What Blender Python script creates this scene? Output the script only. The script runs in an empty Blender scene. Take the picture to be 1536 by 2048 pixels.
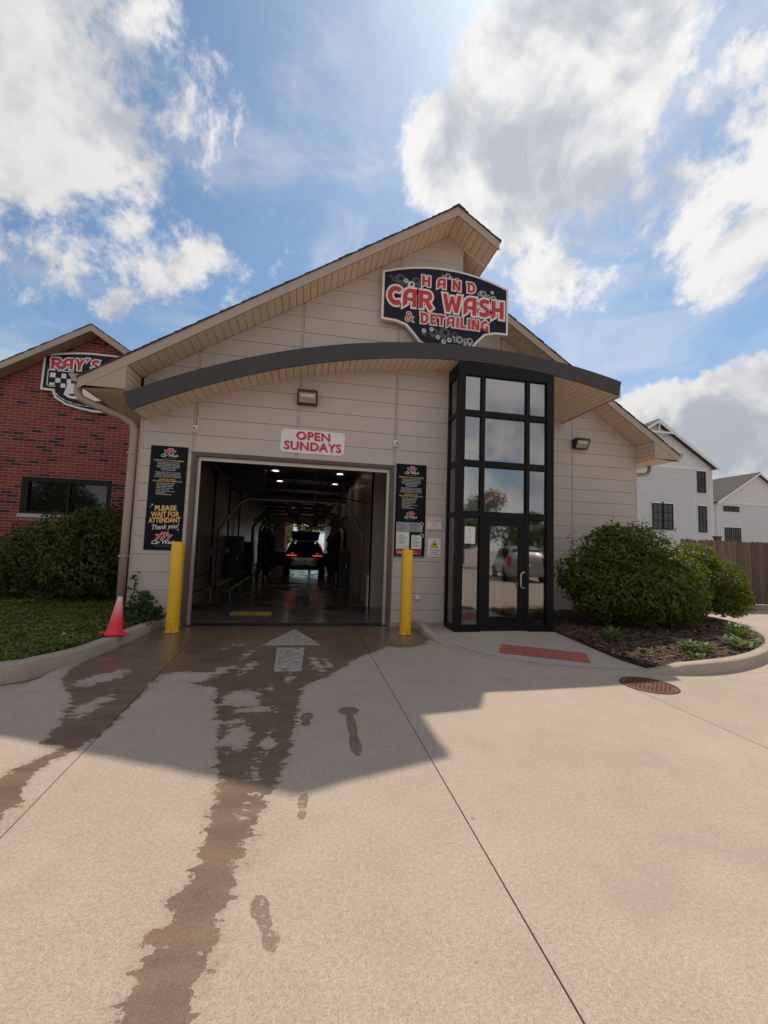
import bpy, math, random
import numpy as np
from mathutils import Vector, Matrix
random.seed(7)
SC = bpy.context.scene
COL = SC.collection
R = math.radians

# ------------------------------------------------------------------ camera
F_PX, YAW, PITCH, ROLL = 835.9, R(10.435), R(4.561), R(-1.972)
CAM_H = 1.55
cy_, sy_ = math.cos(YAW), math.sin(YAW)
_fw = Vector((sy_, cy_, 0)); _rt = Vector((cy_, -sy_, 0)); _up = Vector((0, 0, 1))
_f2 = _fw*math.cos(PITCH) + _up*math.sin(PITCH); _u2 = _up*math.cos(PITCH) - _fw*math.sin(PITCH)
_r3 = _rt*math.cos(ROLL) - _u2*math.sin(ROLL); _u3 = _u2*math.cos(ROLL) + _rt*math.sin(ROLL)
cam_d = bpy.data.cameras.new('camera'); cam = bpy.data.objects.new('camera', cam_d); COL.objects.link(cam)
cam.matrix_world = Matrix(((_r3.x, _u3.x, -_f2.x, 0), (_r3.y, _u3.y, -_f2.y, 0), (_r3.z, _u3.z, -_f2.z, CAM_H), (0, 0, 0, 1)))
cam_d.sensor_fit = 'VERTICAL'; cam_d.sensor_height = 24.0; cam_d.lens = 24.0*F_PX/2048
cam_d.clip_start = 0.05; cam_d.clip_end = 2000
SC.camera = cam

# ------------------------------------------------------------------ world, sun, exposure
SUN_AZ, SUN_EL = R(29.5), R(57.3)          # azimuth from +Y towards +X
SUN_DIR = Vector((math.sin(SUN_AZ)*math.cos(SUN_EL), math.cos(SUN_AZ)*math.cos(SUN_EL), math.sin(SUN_EL)))
world = bpy.data.worlds.new('World'); SC.world = world; world.use_nodes = True
SC.view_settings.view_transform = 'Standard'; SC.view_settings.look = 'None'
SC.view_settings.gamma = 1.0; SC.view_settings.use_curve_mapping = False
SC.view_settings.exposure = 0.7
sun_d = bpy.data.lights.new('sun', 'SUN'); sun_d.energy = 2.3; sun_d.angle = R(0.6); sun_d.color = (1.0, 0.88, 0.72)
sun = bpy.data.objects.new('sun', sun_d); COL.objects.link(sun)
sun.rotation_euler = SUN_DIR.to_track_quat('Z', 'Y').to_euler(); sun.location = (10, 20, 30)

class NT:
    """small helper to write node trees"""
    def __init__(self, tree):
        self.t = tree; self.n = tree.nodes; self.l = tree.links
    def node(self, typ, **kw):
        nd = self.n.new(typ)
        for k, v in kw.items():
            if k == 'inp':
                for ik, iv in v.items():
                    if hasattr(iv, 'is_linked') or isinstance(iv, bpy.types.NodeSocket): self.l.new(iv, nd.inputs[ik])
                    else: nd.inputs[ik].default_value = iv
            else: setattr(nd, k, v)
        return nd
    def math(self, op, a, b=0.0, clamp=False):
        nd = self.n.new('ShaderNodeMath'); nd.operation = op; nd.use_clamp = clamp
        for i, v in enumerate((a, b)):
            if isinstance(v, bpy.types.NodeSocket): self.l.new(v, nd.inputs[i])
            else: nd.inputs[i].default_value = v
        return nd.outputs[0]
    def vmath(self, op, a, b=(0, 0, 0)):
        nd = self.n.new('ShaderNodeVectorMath'); nd.operation = op
        for i, v in enumerate((a, b)):
            if isinstance(v, bpy.types.NodeSocket): self.l.new(v, nd.inputs[i])
            else: nd.inputs[i].default_value = v
        return nd.outputs['Value'] if op in ('DOT_PRODUCT', 'LENGTH') else nd.outputs[0]
    def ramp(self, v, a, b, c=0.0, d=1.0, smooth=True):
        nd = self.n.new('ShaderNodeMapRange'); nd.interpolation_type = 'SMOOTHSTEP' if smooth else 'LINEAR'
        if isinstance(v, bpy.types.NodeSocket): self.l.new(v, nd.inputs['Value'])
        else: nd.inputs['Value'].default_value = v
        for k, x in (('From Min', a), ('From Max', b), ('To Min', c), ('To Max', d)):
            if isinstance(x, bpy.types.NodeSocket): self.l.new(x, nd.inputs[k])
            else: nd.inputs[k].default_value = x
        return nd.outputs[0]
    def noise(self, vec, scale, detail=4, rough=0.55, dist=0.0):
        nd = self.node('ShaderNodeTexNoise', inp={'Scale': scale, 'Detail': detail, 'Roughness': rough, 'Distortion': dist})
        if vec is not None: self.l.new(vec, nd.inputs['Vector'])
        return nd.outputs['Fac']
    def mix(self, fac, a, b, blend='MIX'):
        nd = self.n.new('ShaderNodeMix'); nd.data_type = 'RGBA'; nd.blend_type = blend
        for idx, v in ((0, fac), (6, a), (7, b)):
            if isinstance(v, bpy.types.NodeSocket): self.l.new(v, nd.inputs[idx])
            else: nd.inputs[idx].default_value = v if idx == 0 else (tuple(v) + (1,))[:4]
        return nd.outputs[2]

def pix_dir(x, y):
    """direction in which a point of the sky lies (pixel of the 1536x2048 photograph)"""
    v = _r3*((x-768)/F_PX) - _u3*((y-1024)/F_PX) + _f2
    return v.normalized()

def build_world():
    w = NT(world.node_tree); w.n.clear()
    out = w.node('ShaderNodeOutputWorld'); bg = w.node('ShaderNodeBackground'); bg.inputs['Strength'].default_value = 0.085
    w.l.new(bg.outputs[0], out.inputs['Surface'])
    sky = w.node('ShaderNodeTexSky'); sky.sky_type = 'NISHITA'; sky.sun_disc = False
    sky.sun_elevation = SUN_EL; sky.sun_rotation = SUN_AZ; sky.altitude = 200; sky.air_density = 1.0; sky.dust_density = 0.7; sky.ozone_density = 1.4
    tc = w.node('ShaderNodeTexCoord'); d = w.vmath('NORMALIZE', tc.outputs['Generated'])
    sep = w.node('ShaderNodeSeparateXYZ'); w.l.new(d, sep.inputs[0])
    # cloud masses of the day (direction, angular radius in degrees, weight); fine billows come from noise
    blobs = [((-20, 60), 20, .46), ((150, 180), 16, .38), ((310, 170), 10, .24), ((60, 360), 18, .34), ((230, 420), 11, .30), ((340, 510), 8, .30), ((440, 560), 5, .26), ((120, 520), 11, .27), ((20, 680), 6, .26), ((215, 610), 3.6, .34), ((90, 640), 4, .2),
             ((1150, 200), 14, .44), ((1290, 80), 9, .33), ((890, 310), 7, .38), ((1000, 380), 10, .42), ((1330, 240), 9, .29), ((1010, 190), 9, .36), ((1150, 480), 12, .29), ((1450, 420), 12, .27), ((1300, 420), 11, .28),
             ((1400, 900), 9, .46), ((1500, 850), 9, .48), ((1300, 850), 6, .42), ((1200, 830), 4, .30), ((1480, 960), 7, .34)]
    tot = None
    for (c, rad, amp) in blobs:
        b_ = w.ramp(w.vmath('DOT_PRODUCT', d, tuple(pix_dir(*c))), math.cos(R(rad)), math.cos(R(rad*0.1)), 0.0, amp)
        tot = b_ if tot is None else w.math('MAXIMUM', tot, b_)
    # unseen sky behind the camera: cloud thickened for more ambient light and paler mirroring
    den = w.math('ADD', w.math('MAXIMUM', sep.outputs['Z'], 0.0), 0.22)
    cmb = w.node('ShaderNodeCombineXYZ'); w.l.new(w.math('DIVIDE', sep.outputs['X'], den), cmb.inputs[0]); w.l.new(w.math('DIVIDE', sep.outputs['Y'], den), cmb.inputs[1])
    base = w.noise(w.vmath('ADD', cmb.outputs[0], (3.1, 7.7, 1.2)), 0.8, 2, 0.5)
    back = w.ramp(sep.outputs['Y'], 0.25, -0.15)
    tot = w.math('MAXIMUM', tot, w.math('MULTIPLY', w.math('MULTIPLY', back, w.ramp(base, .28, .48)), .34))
    # billows: warped fractal noise
    wrp = w.node('ShaderNodeTexNoise', inp={'Scale': 3.0, 'Detail': 1.0}); w.l.new(d, wrp.inputs['Vector'])
    warp = w.vmath('MULTIPLY', w.vmath('SUBTRACT', wrp.outputs['Color'], (.5, .5, .5)), (.16, .16, .16))
    q = w.vmath('ADD', d, warp); q2 = w.vmath('ADD', q, tuple(SUN_DIR*.05))
    nz = lambda vv, det, rg_: w.math('MULTIPLY', w.math('SUBTRACT', w.noise(vv, 5.6, det, rg_), .5), 1.15)
    dens = w.math('ADD', w.math('ADD', tot, nz(q, 10, .67)), .012)
    nS = nz(q, 5, .56); densS = w.math('ADD', tot, nS)
    lit = w.math('SUBTRACT', nS, nz(q2, 5, .56))
    cl = w.ramp(dens, .15, .33)
    veil = w.math('MULTIPLY', w.ramp(w.noise(w.vmath('MULTIPLY', d, (2.0, 2.0, 5.0)), 1.7, 7, .62, .5), .40, .72), .40)
    cov = w.math('MAXIMUM', cl, veil)
    # light on the puffs: sides towards the sun bright, thick undersides grey
    shade = w.ramp(w.math('SUBTRACT', w.math('ADD', w.math('MULTIPLY', densS, .45), w.math('MULTIPLY', dens, .42)), w.math('MULTIPLY', lit, 2.0)), .12, .62)
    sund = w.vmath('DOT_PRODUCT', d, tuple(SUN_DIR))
    glow = w.math('ADD', w.ramp(sund, .6, .99, 1.0, 1.22), w.ramp(sund, .1, -.7, 0.0, .30))  # clouds near the sun brighter; those opposite brightened to lift the ambient light
    ccol = w.mix(shade, (5.6, 5.5, 5.4), (3.1, 3.3, 3.7))
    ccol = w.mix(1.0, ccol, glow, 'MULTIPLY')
    skyc = w.mix(1.0, sky.outputs[0], (0.74, 0.86, 0.87), 'MULTIPLY')
    haze = w.ramp(sep.outputs['Z'], 0.42, 0.0, 0.0, .75)
    skyc = w.mix(haze, skyc, (3.7, 4.25, 5.0))
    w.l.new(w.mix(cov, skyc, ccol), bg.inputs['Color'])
build_world()
try: world.cycles.sampling_method = 'MANUAL'; world.cycles.sample_map_resolution = 512
except Exception: pass

# ------------------------------------------------------------------ materials
MATS = {}
def new_mat(name):
    m = bpy.data.materials.new(name); m.use_nodes = True
    t = NT(m.node_tree); MATS[name] = m
    return m, t, m.node_tree.nodes['Principled BSDF']
def mat(name, col, rough=0.6, metal=0.0, var=0.12, scale=6.0, bump=0.0, bscale=60.0, spec=0.5, island=0.0, coat=0.0):
    """painted or mineral surface: base colour with soft mottling, fine relief"""
    m, t, b = new_mat(name)
    tc = t.node('ShaderNodeTexCoord'); v = tc.outputs['Object']
    n = t.noise(v, scale, 5, .6); n2 = t.noise(v, scale*9, 3, .6)
    f = t.math('ADD', t.math('MULTIPLY', n, .65), t.math('MULTIPLY', n2, .35))
    k = t.ramp(f, .3, .7, 1-var, 1+var, False)
    if island:
        g = t.node('ShaderNodeNewGeometry')
        k = t.math('MULTIPLY', k, t.ramp(g.outputs['Random Per Island'], 0, 1, 1-island, 1+island, False))
    c = t.mix(1.0, col, k, 'MULTIPLY')
    t.l.new(c, b.inputs['Base Color'])
    rr = t.ramp(n, .3, .7, max(0.02, rough-.06), min(1, rough+.06), False)
    t.l.new(rr, b.inputs['Roughness']); b.inputs['Metallic'].default_value = metal
    b.inputs['Specular IOR Level'].default_value = spec
    if coat: b.inputs['Coat Weight'].default_value = coat
    if bump:
        bp = t.node('ShaderNodeBump', inp={'Strength': bump, 'Distance': 0.01, 'Height': t.noise(v, bscale, 4, .65)})
        t.l.new(bp.outputs[0], b.inputs['Normal'])
    return m
def emat(name, col, strength):
    m, t, b = new_mat(name)
    b.inputs['Base Color'].default_value = (*col, 1); b.inputs['Emission Color'].default_value = (*col, 1); b.inputs['Emission Strength'].default_value = strength
    return m

mat('siding', (.505, .437, .385), .55, var=.05, scale=1.6, bump=.05, bscale=220)
mat('siding_trim', (.485, .418, .365), .5, var=.05)
mat('fascia', (.40, .305, .235), .5, var=.06, scale=2)
mat('soffit', (.74, .58, .43), .55, var=.06, scale=2)
mat('soffit_dark', (.20, .145, .10), .8)
mat('canopy', (.042, .034, .033), .6, var=.12, scale=1.2)
mat('frame', (.008, .007, .008), .45, var=.15, spec=.18)
mat('core', (.36, .31, .27), .8)
mat('shingle', (.055, .05, .047), .95, var=.35, scale=14, bump=.4, bscale=120, island=.25)
mat('gutter', (.37, .28, .22), .4, var=.05)
mat('brown_trim', (.10, .07, .055), .55, var=.2)
mat('alu', (.55, .5, .45), .42, .6, var=.15, scale=12)
mat('white', (.78, .77, .74), .5, var=.04)
mat('white_paper', (.74, .75, .70), .75, var=.05)
mat('lamp_bronze', (.03, .022, .018), .45)
mat('lamp_glass', (.30, .27, .21), .15, var=.2, scale=30)
mat('sign_black', (.008, .009, .018), .25, var=.1, spec=.2)
mat('sign_white', (.72, .70, .66), .45, var=.04)
mat('sign_red', (.52, .012, .022), .35, var=.08)
mat('letter_red', (.55, .015, .03), .5, var=.06)
mat('bubble_grey', (.30, .30, .31), .35, var=.1); mat('bubble_dim', (.055, .057, .068), .35); mat('bubble_pale', (.62, .62, .61), .35)
mat('poster_black', (.006, .007, .012), .4, var=.15, spec=.12)
mat('gold', (.75, .47, .13), .45); mat('blue_print', (.06, .20, .30), .45); mat('print_grey', (.33, .34, .36), .5); mat('print_dark', (.05, .05, .055), .6)
mat('print_red', (.42, .015, .02), .5); mat('pink_red', (.55, .05, .06), .6); mat('warn_yellow', (.80, .52, .02), .5); mat('pale_yellow', (.62, .60, .40), .6)
mat('vinyl', (.76, .74, .72), .45, var=.05, scale=3)
mat('dark_metal', (.018, .017, .017), .45, var=.3)
mat('steel', (.32, .31, .30), .35, .85, var=.2)
mat('galv', (.20, .19, .18), .45, .7, var=.25)
mat('black_rubber', (.013, .013, .014), .55)
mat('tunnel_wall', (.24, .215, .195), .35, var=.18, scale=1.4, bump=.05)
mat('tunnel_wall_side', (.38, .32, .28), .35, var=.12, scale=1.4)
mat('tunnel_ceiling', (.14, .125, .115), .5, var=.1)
mat('drywall', (.78, .74, .71), .8, var=.03)
mat('brown_mulch', (.050, .028, .018), .95, var=.6, scale=30, bump=.8, bscale=90)
mat('chip', (.11, .062, .040), .95, island=.65, var=.3)
mat('soil', (.045, .032, .022), .95, var=.5, scale=12, bump=.5)
mat('lime_sill', (.42, .40, .37), .8, bump=.1)
mat('mortar', (.36, .225, .185), .95, var=.15, scale=20, bump=.3)
mat('foundation', (.17, .16, .15), .9, bump=.2)
mat('house_white', (.60, .59, .60), .6, var=.03)
mat('house_trim', (.68, .67, .67), .6, var=.02)
mat('house_roof', (.06, .055, .056), .95, var=.2, bump=.3)
mat('black_window', (.008, .008, .009), .5, spec=.2)
mat('tactile', (.34, .095, .072), .7, var=.14, scale=6)
mat('bark', (.075, .055, .042), .95, var=.4, scale=12, bump=.6, bscale=30)
mat('car_black', (.006, .006, .007), .16, coat=.8)
mat('car_silver', (.26, .26, .26), .35, .5, coat=.5); mat('grate_yellow', (.34, .22, .03), .6, var=.3)
mat('car_glass', (.008, .009, .010), .06)
mat('tyre', (.012, .012, .012), .85)
mat('tail_red', (.30, .01, .01), .2)
mat('plate', (.62, .62, .64), .5)
mat('roof_underlay', (.10, .085, .07), .9)
emat('tail_glow', (1.0, .07, .06), .55)
emat('lamp_on', (1.0, .86, .66), 8.0)
emat('neon', (1.0, .16, .15), .22)

def mat_brick():
    m, t, b = new_mat('brick')
    tc = t.node('ShaderNodeTexCoord'); oi = t.node('ShaderNodeObjectInfo'); g = t.node('ShaderNodeNewGeometry')
    r = t.math('FRACT', t.math('ADD', t.math('MULTIPLY', oi.outputs['Random'], 7.31), g.outputs['Random Per Island']))
    dark = t.math('GREATER_THAN', r, .87)
    c = t.mix(t.math('FRACT', t.math('MULTIPLY', r, 13.7)), (.150, .026, .022), (.245, .048, .034))
    c = t.mix(dark, c, (.030, .014, .015))
    n = t.noise(tc.outputs['Object'], 28, 5, .6)
    c = t.mix(1.0, c, t.ramp(n, .3, .7, .78, 1.22, False), 'MULTIPLY')
    t.l.new(c, b.inputs['Base Color']); b.inputs['Roughness'].default_value = .85
    bp = t.node('ShaderNodeBump', inp={'Strength': .35, 'Distance': .01, 'Height': t.noise(tc.outputs['Object'], 90, 4, .7)})
    t.l.new(bp.outputs[0], b.inputs['Normal'])
mat_brick()

def mat_concrete(name, wet=False, tint=(.39, .312, .252)):
    m, t, b = new_mat(name)
    g = t.node('ShaderNodeNewGeometry'); v = g.outputs['Position']
    big = t.noise(v, .55, 5, .6); mid = t.noise(v, 3.5, 6, .62); fine = t.noise(v, 48, 4, .7); grit = t.noise(v, 130, 3, .7)
    vor = t.node('ShaderNodeTexVoronoi', inp={'Scale': 85.0}); t.l.new(v, vor.inputs['Vector'])
    k = t.math('ADD', t.math('MULTIPLY', t.math('SUBTRACT', big, .5), .34), t.math('MULTIPLY', t.math('SUBTRACT', mid, .5), .26))
    k = t.math('ADD', k, t.math('MULTIPLY', t.math('SUBTRACT', fine, .5), .85))
    k = t.math('ADD', k, t.math('MULTIPLY', t.math('SUBTRACT', grit, .5), 1.45))
    oi = t.node('ShaderNodeObjectInfo')
    k = t.math('ADD', k, t.math('MULTIPLY', t.math('SUBTRACT', oi.outputs['Random'], .5), .05))
    c = t.mix(1.0, tint, t.math('ADD', k, 1.0), 'MULTIPLY')
    # aggregate: scattered pale and dark grains
    agg = t.math('MULTIPLY', t.ramp(vor.outputs['Distance'], .22, .10), t.ramp(t.noise(v, 33, 2, .5), .50, .66))
    c = t.mix(t.math('MULTIPLY', agg, .45), c, (.62, .56, .48))
    vor2 = t.node('ShaderNodeTexVoronoi', inp={'Scale': 60.0}); t.l.new(t.vmath('ADD', v, (3.3, 1.7, 0)), vor2.inputs['Vector'])
    c = t.mix(t.math('MULTIPLY', t.math('MULTIPLY', t.ramp(vor2.outputs['Distance'], .18, .08), t.ramp(t.noise(v, 21, 2, .5), .52, .68)), .55), c, (.20, .155, .12))
    # old stains
    st = t.ramp(t.noise(t.vmath('ADD', v, (11, 3, 0)), 1.3, 6, .65, .4), .54, .74, 0, .34)
    c = t.mix(st, c, (.27, .22, .18))
    spots = t.node('ShaderNodeTexVoronoi', inp={'Scale': 2.6}); t.l.new(t.vmath('ADD', v, t.vmath('MULTIPLY', t.vmath('ADD', t.noise(v, 9, 3, .6), (-.5, -.5, -.5)), (.06, .06, 0))), spots.inputs['Vector'])
    c = t.mix(t.math('MULTIPLY', t.ramp(spots.outputs['Distance'], .055, .025), t.ramp(t.noise(v, 1.9, 2, .5), .50, .56, 0, .6)), c, (.15, .115, .09))
    rough = .85
    if wet:
        at = t.node('ShaderNodeAttribute', attribute_name='wet')
        mp = t.node('ShaderNodeMapping'); mp.inputs['Scale'].default_value = (4.2, 13.0, 1); t.l.new(v, mp.inputs['Vector'])
        jag = t.noise(mp.outputs[0], 1.0, 8, .66)
        jag2 = t.noise(v, 26, 3, .6)
        wv = t.math('ADD', at.outputs['Fac'], t.math('MULTIPLY', t.math('SUBTRACT', jag, .5), .25))
        wv = t.math('ADD', wv, t.math('MULTIPLY', t.math('SUBTRACT', t.noise(v, 8.5, 6, .65), .5), .17))
        wv = t.math('ADD', wv, t.math('MULTIPLY', t.math('SUBTRACT', jag2, .5), .12))
        wm = t.ramp(wv, -.008, .006)
        mk = t.node('ShaderNodeAttribute', attribute_name='mark')
        mv = t.math('ADD', mk.outputs['Fac'], t.math('MULTIPLY', t.math('SUBTRACT', t.noise(v, 30, 5, .65), .5), .05))
        wm = t.math('MAXIMUM', wm, t.math('MULTIPLY', t.ramp(mv, 0, .008), t.ramp(t.noise(v, 42, 3, .6), .34, .46, .25, .9)))
        wc = t.mix(1.0, c, (.42, .345, .28), 'MULTIPLY')
        damp = t.math('MULTIPLY', t.ramp(t.math('ADD', wv, t.math('MULTIPLY', t.math('SUBTRACT', t.noise(v, 3.0, 4, .6), .5), .2)), -.09, .02), .32)
        c = t.mix(damp, c, t.mix(1.0, c, (.70, .63, .56), 'MULTIPLY'))
        deep = t.ramp(t.noise(mp.outputs[0], .55, 5, .6), .35, .65, .82, 1.15, False)
        c = t.mix(wm, c, t.mix(1.0, wc, deep, 'MULTIPLY'))
        film = t.ramp(t.math('SUBTRACT', wv, .10), 0, .16)
        rgh = t.math('SUBTRACT', t.math('SUBTRACT', .85, t.math('MULTIPLY', wm, .40)), t.math('MULTIPLY', t.math('MULTIPLY', film, wm), .22))
        t.l.new(rgh, b.inputs['Roughness'])
    else: b.inputs['Roughness'].default_value = rough
    t.l.new(c, b.inputs['Base Color'])
    bp = t.node('ShaderNodeBump', inp={'Strength': .35, 'Distance': .006, 'Height': t.math('ADD', t.math('MULTIPLY', fine, .6), t.math('MULTIPLY', grit, .6))})
    t.l.new(bp.outputs[0], b.inputs['Normal'])
mat_concrete('concrete', True); mat_concrete('walk', False, (.38, .325, .275)); mat_concrete('curb', False, (.36, .295, .235)); mat_concrete('far_ground', False, (.36, .30, .25))

def mat_floor():
    m, t, b = new_mat('wet_floor')
    g = t.node('ShaderNodeNewGeometry'); v = g.outputs['Position']
    n = t.noise(v, 1.2, 6, .6); n2 = t.noise(v, 14, 4, .6)
    c = t.mix(n, (.085, .072, .062), (.16, .14, .125)); t.l.new(c, b.inputs['Base Color'])
    t.l.new(t.ramp(n, .35, .65, .06, .28), b.inputs['Roughness'])
    bp = t.node('ShaderNodeBump', inp={'Strength': .12, 'Distance': .01, 'Height': n2}); t.l.new(bp.outputs[0], b.inputs['Normal'])
mat_floor()

def mat_leaf(name, c0, c1, trans=.35, rough=.5):
    m, t, b = new_mat(name)
    g = t.node('ShaderNodeNewGeometry')
    tc = t.node('ShaderNodeTexCoord')
    k = t.math('ADD', t.math('MULTIPLY', g.outputs['Random Per Island'], .6), t.math('MULTIPLY', t.noise(tc.outputs['Object'], 2.2, 3, .5), .4))
    c = t.mix(k, c0, c1); t.l.new(c, b.inputs['Base Color']); b.inputs['Roughness'].default_value = rough
    b.inputs['Specular IOR Level'].default_value = .35
    tr = t.node('ShaderNodeBsdfTranslucent'); t.l.new(t.mix(1.0, c, (1.5, 1.45, .55), 'MULTIPLY'), tr.inputs['Color'])
    mx = t.node('ShaderNodeMixShader'); mx.inputs[0].default_value = trans
    t.l.new(b.outputs[0], mx.inputs[1]); t.l.new(tr.outputs[0], mx.inputs[2])
    t.l.new(mx.outputs[0], m.node_tree.nodes['Material Output'].inputs['Surface'])
mat_leaf('leaf_shrub', (.045, .068, .008), (.17, .20, .018), .5)
mat_leaf('leaf_dark', (.036, .054, .010), (.11, .135, .020))
mat_leaf('leaf_tree', (.04, .072, .014), (.12, .17, .03), .45)
mat_leaf('leaf_ground', (.06, .085, .012), (.19, .23, .034))
mat_leaf('leaf_weed', (.07, .12, .035), (.15, .21, .06))
mat_leaf('leaf_ivy', (.018, .038, .010), (.045, .075, .018))

def mat_glass():
    m, t, b = new_mat('glass'); m.node_tree.nodes.remove(b)
    tr = t.node('ShaderNodeBsdfTransparent'); tr.inputs[0].default_value = (.80, .81, .82, 1)
    gl = t.node('ShaderNodeBsdfGlossy'); gl.inputs['Roughness'].default_value = .025; gl.inputs['Color'].default_value = (.92, .90, .90, 1)
    fr = t.node('ShaderNodeFresnel'); fr.inputs['IOR'].default_value = 1.52
    f = t.math('ADD', t.math('MULTIPLY', fr.outputs[0], .8), .19, True)
    tc = t.node('ShaderNodeTexCoord')
    bp = t.node('ShaderNodeBump', inp={'Strength': .012, 'Distance': .02, 'Height': t.noise(tc.outputs['Object'], 1.7, 2, .5)})
    t.l.new(bp.outputs[0], gl.inputs['Normal'])
    mx = t.node('ShaderNodeMixShader'); t.l.new(f, mx.inputs[0]); t.l.new(tr.outputs[0], mx.inputs[1]); t.l.new(gl.outputs[0], mx.inputs[2])
    t.l.new(mx.outputs[0], m.node_tree.nodes['Material Output'].inputs['Surface'])
mat_glass()
def mat_dark_glass():
    m, t, b = new_mat('dark_glass')
    b.inputs['Base Color'].default_value = (.006, .007, .008, 1); b.inputs['Roughness'].default_value = .03; b.inputs['Specular IOR Level'].default_value = .5; b.inputs['IOR'].default_value = 1.6
mat_dark_glass()

def mat_worn(name, col, lo=.40, hi=.56, sc=(9, 30, 1)):
    """worn road paint: noise opens it down to the concrete"""
    m, t, b = new_mat(name)
    g = t.node('ShaderNodeNewGeometry'); mp = t.node('ShaderNodeMapping'); mp.inputs['Scale'].default_value = sc; t.l.new(g.outputs['Position'], mp.inputs['Vector'])
    n = t.noise(mp.outputs[0], 1.0, 8, .75)
    b.inputs['Base Color'].default_value = (*col, 1); b.inputs['Roughness'].default_value = .8
    t.l.new(t.mix(t.noise(g.outputs['Position'], 6, 5, .6), tuple(c*.6 for c in col), col), b.inputs['Base Color'])
    t.l.new(t.ramp(n, lo, hi), b.inputs['Alpha'])
mat_worn('worn_white', (.49, .44, .395), .38, .52)

def mat_yellow():
    m, t, b = new_mat('yellow_paint')
    tc = t.node('ShaderNodeTexCoord'); v = tc.outputs['Object']
    n = t.noise(v, 5, 6, .65); c = t.mix(n, (.82, .44, .008), (.88, .51, .012))
    sp = t.node('ShaderNodeSeparateXYZ'); t.l.new(v, sp.inputs[0])
    chip = t.math('MULTIPLY', t.ramp(t.noise(v, 30, 6, .72), .56, .62), t.ramp(sp.outputs['Z'], .8, .0, .12, 1))
    c = t.mix(t.ramp(t.noise(v, 3.5, 6, .7), .48, .75, 0, .38), c, (.40, .25, .03)); c = t.mix(chip, c, (.10, .06, .03)); t.l.new(c, b.inputs['Base Color']); b.inputs['Roughness'].default_value = .45
    bp = t.node('ShaderNodeBump', inp={'Strength': .2, 'Distance': .01, 'Height': t.noise(v, 14, 4, .6)}); t.l.new(bp.outputs[0], b.inputs['Normal'])
mat_yellow()
def mat_cone():
    m, t, b = new_mat('cone_plastic')
    tc = t.node('ShaderNodeTexCoord'); v = tc.outputs['Object']
    sp = t.node('ShaderNodeSeparateXYZ'); t.l.new(v, sp.inputs[0])
    n = t.noise(v, 9, 5, .6)
    h = t.math('ADD', sp.outputs['Z'], t.math('MULTIPLY', t.math('SUBTRACT', n, .5), .10))
    c = t.mix(t.ramp(h, .14, .50), (.86, .030, .050), (.74, .36, .33))
    c = t.mix(t.ramp(h, .43, .50), c, (.62, .58, .53))
    c = t.mix(t.ramp(t.noise(v, 22, 5, .7), .58, .72, 0, .45), c, (.22, .08, .06))
    t.l.new(c, b.inputs['Base Color']); b.inputs['Roughness'].default_value = .6
mat_cone()
def mat_rust():
    m, t, b = new_mat('rust')
    tc = t.node('ShaderNodeTexCoord'); v = tc.outputs['Object']
    n = t.noise(v, 9, 7, .65)
    c = t.mix(n, (.055, .017, .009), (.17, .058, .024)); t.l.new(c, b.inputs['Base Color']); b.inputs['Roughness'].default_value = .7; b.inputs['Metallic'].default_value = .25
    bp = t.node('ShaderNodeBump', inp={'Strength': .5, 'Distance': .01, 'Height': t.noise(v, 60, 4, .6)}); t.l.new(bp.outputs[0], b.inputs['Normal'])
mat_rust()
def mat_fence():
    m, t, b = new_mat('fence_wood')
    tc = t.node('ShaderNodeTexCoord'); oi = t.node('ShaderNodeObjectInfo'); mp = t.node('ShaderNodeMapping'); mp.inputs['Scale'].default_value = (30, 30, 1.6); t.l.new(tc.outputs['Object'], mp.inputs['Vector'])
    n = t.noise(mp.outputs[0], 1.0, 6, .65)
    c = t.mix(n, (.06, .038, .027), (.20, .135, .095)); c = t.mix(1.0, c, t.ramp(oi.outputs['Random'], 0, 1, .65, 1.3, False), 'MULTIPLY')
    t.l.new(c, b.inputs['Base Color']); b.inputs['Roughness'].default_value = .9
mat_fence()

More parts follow.
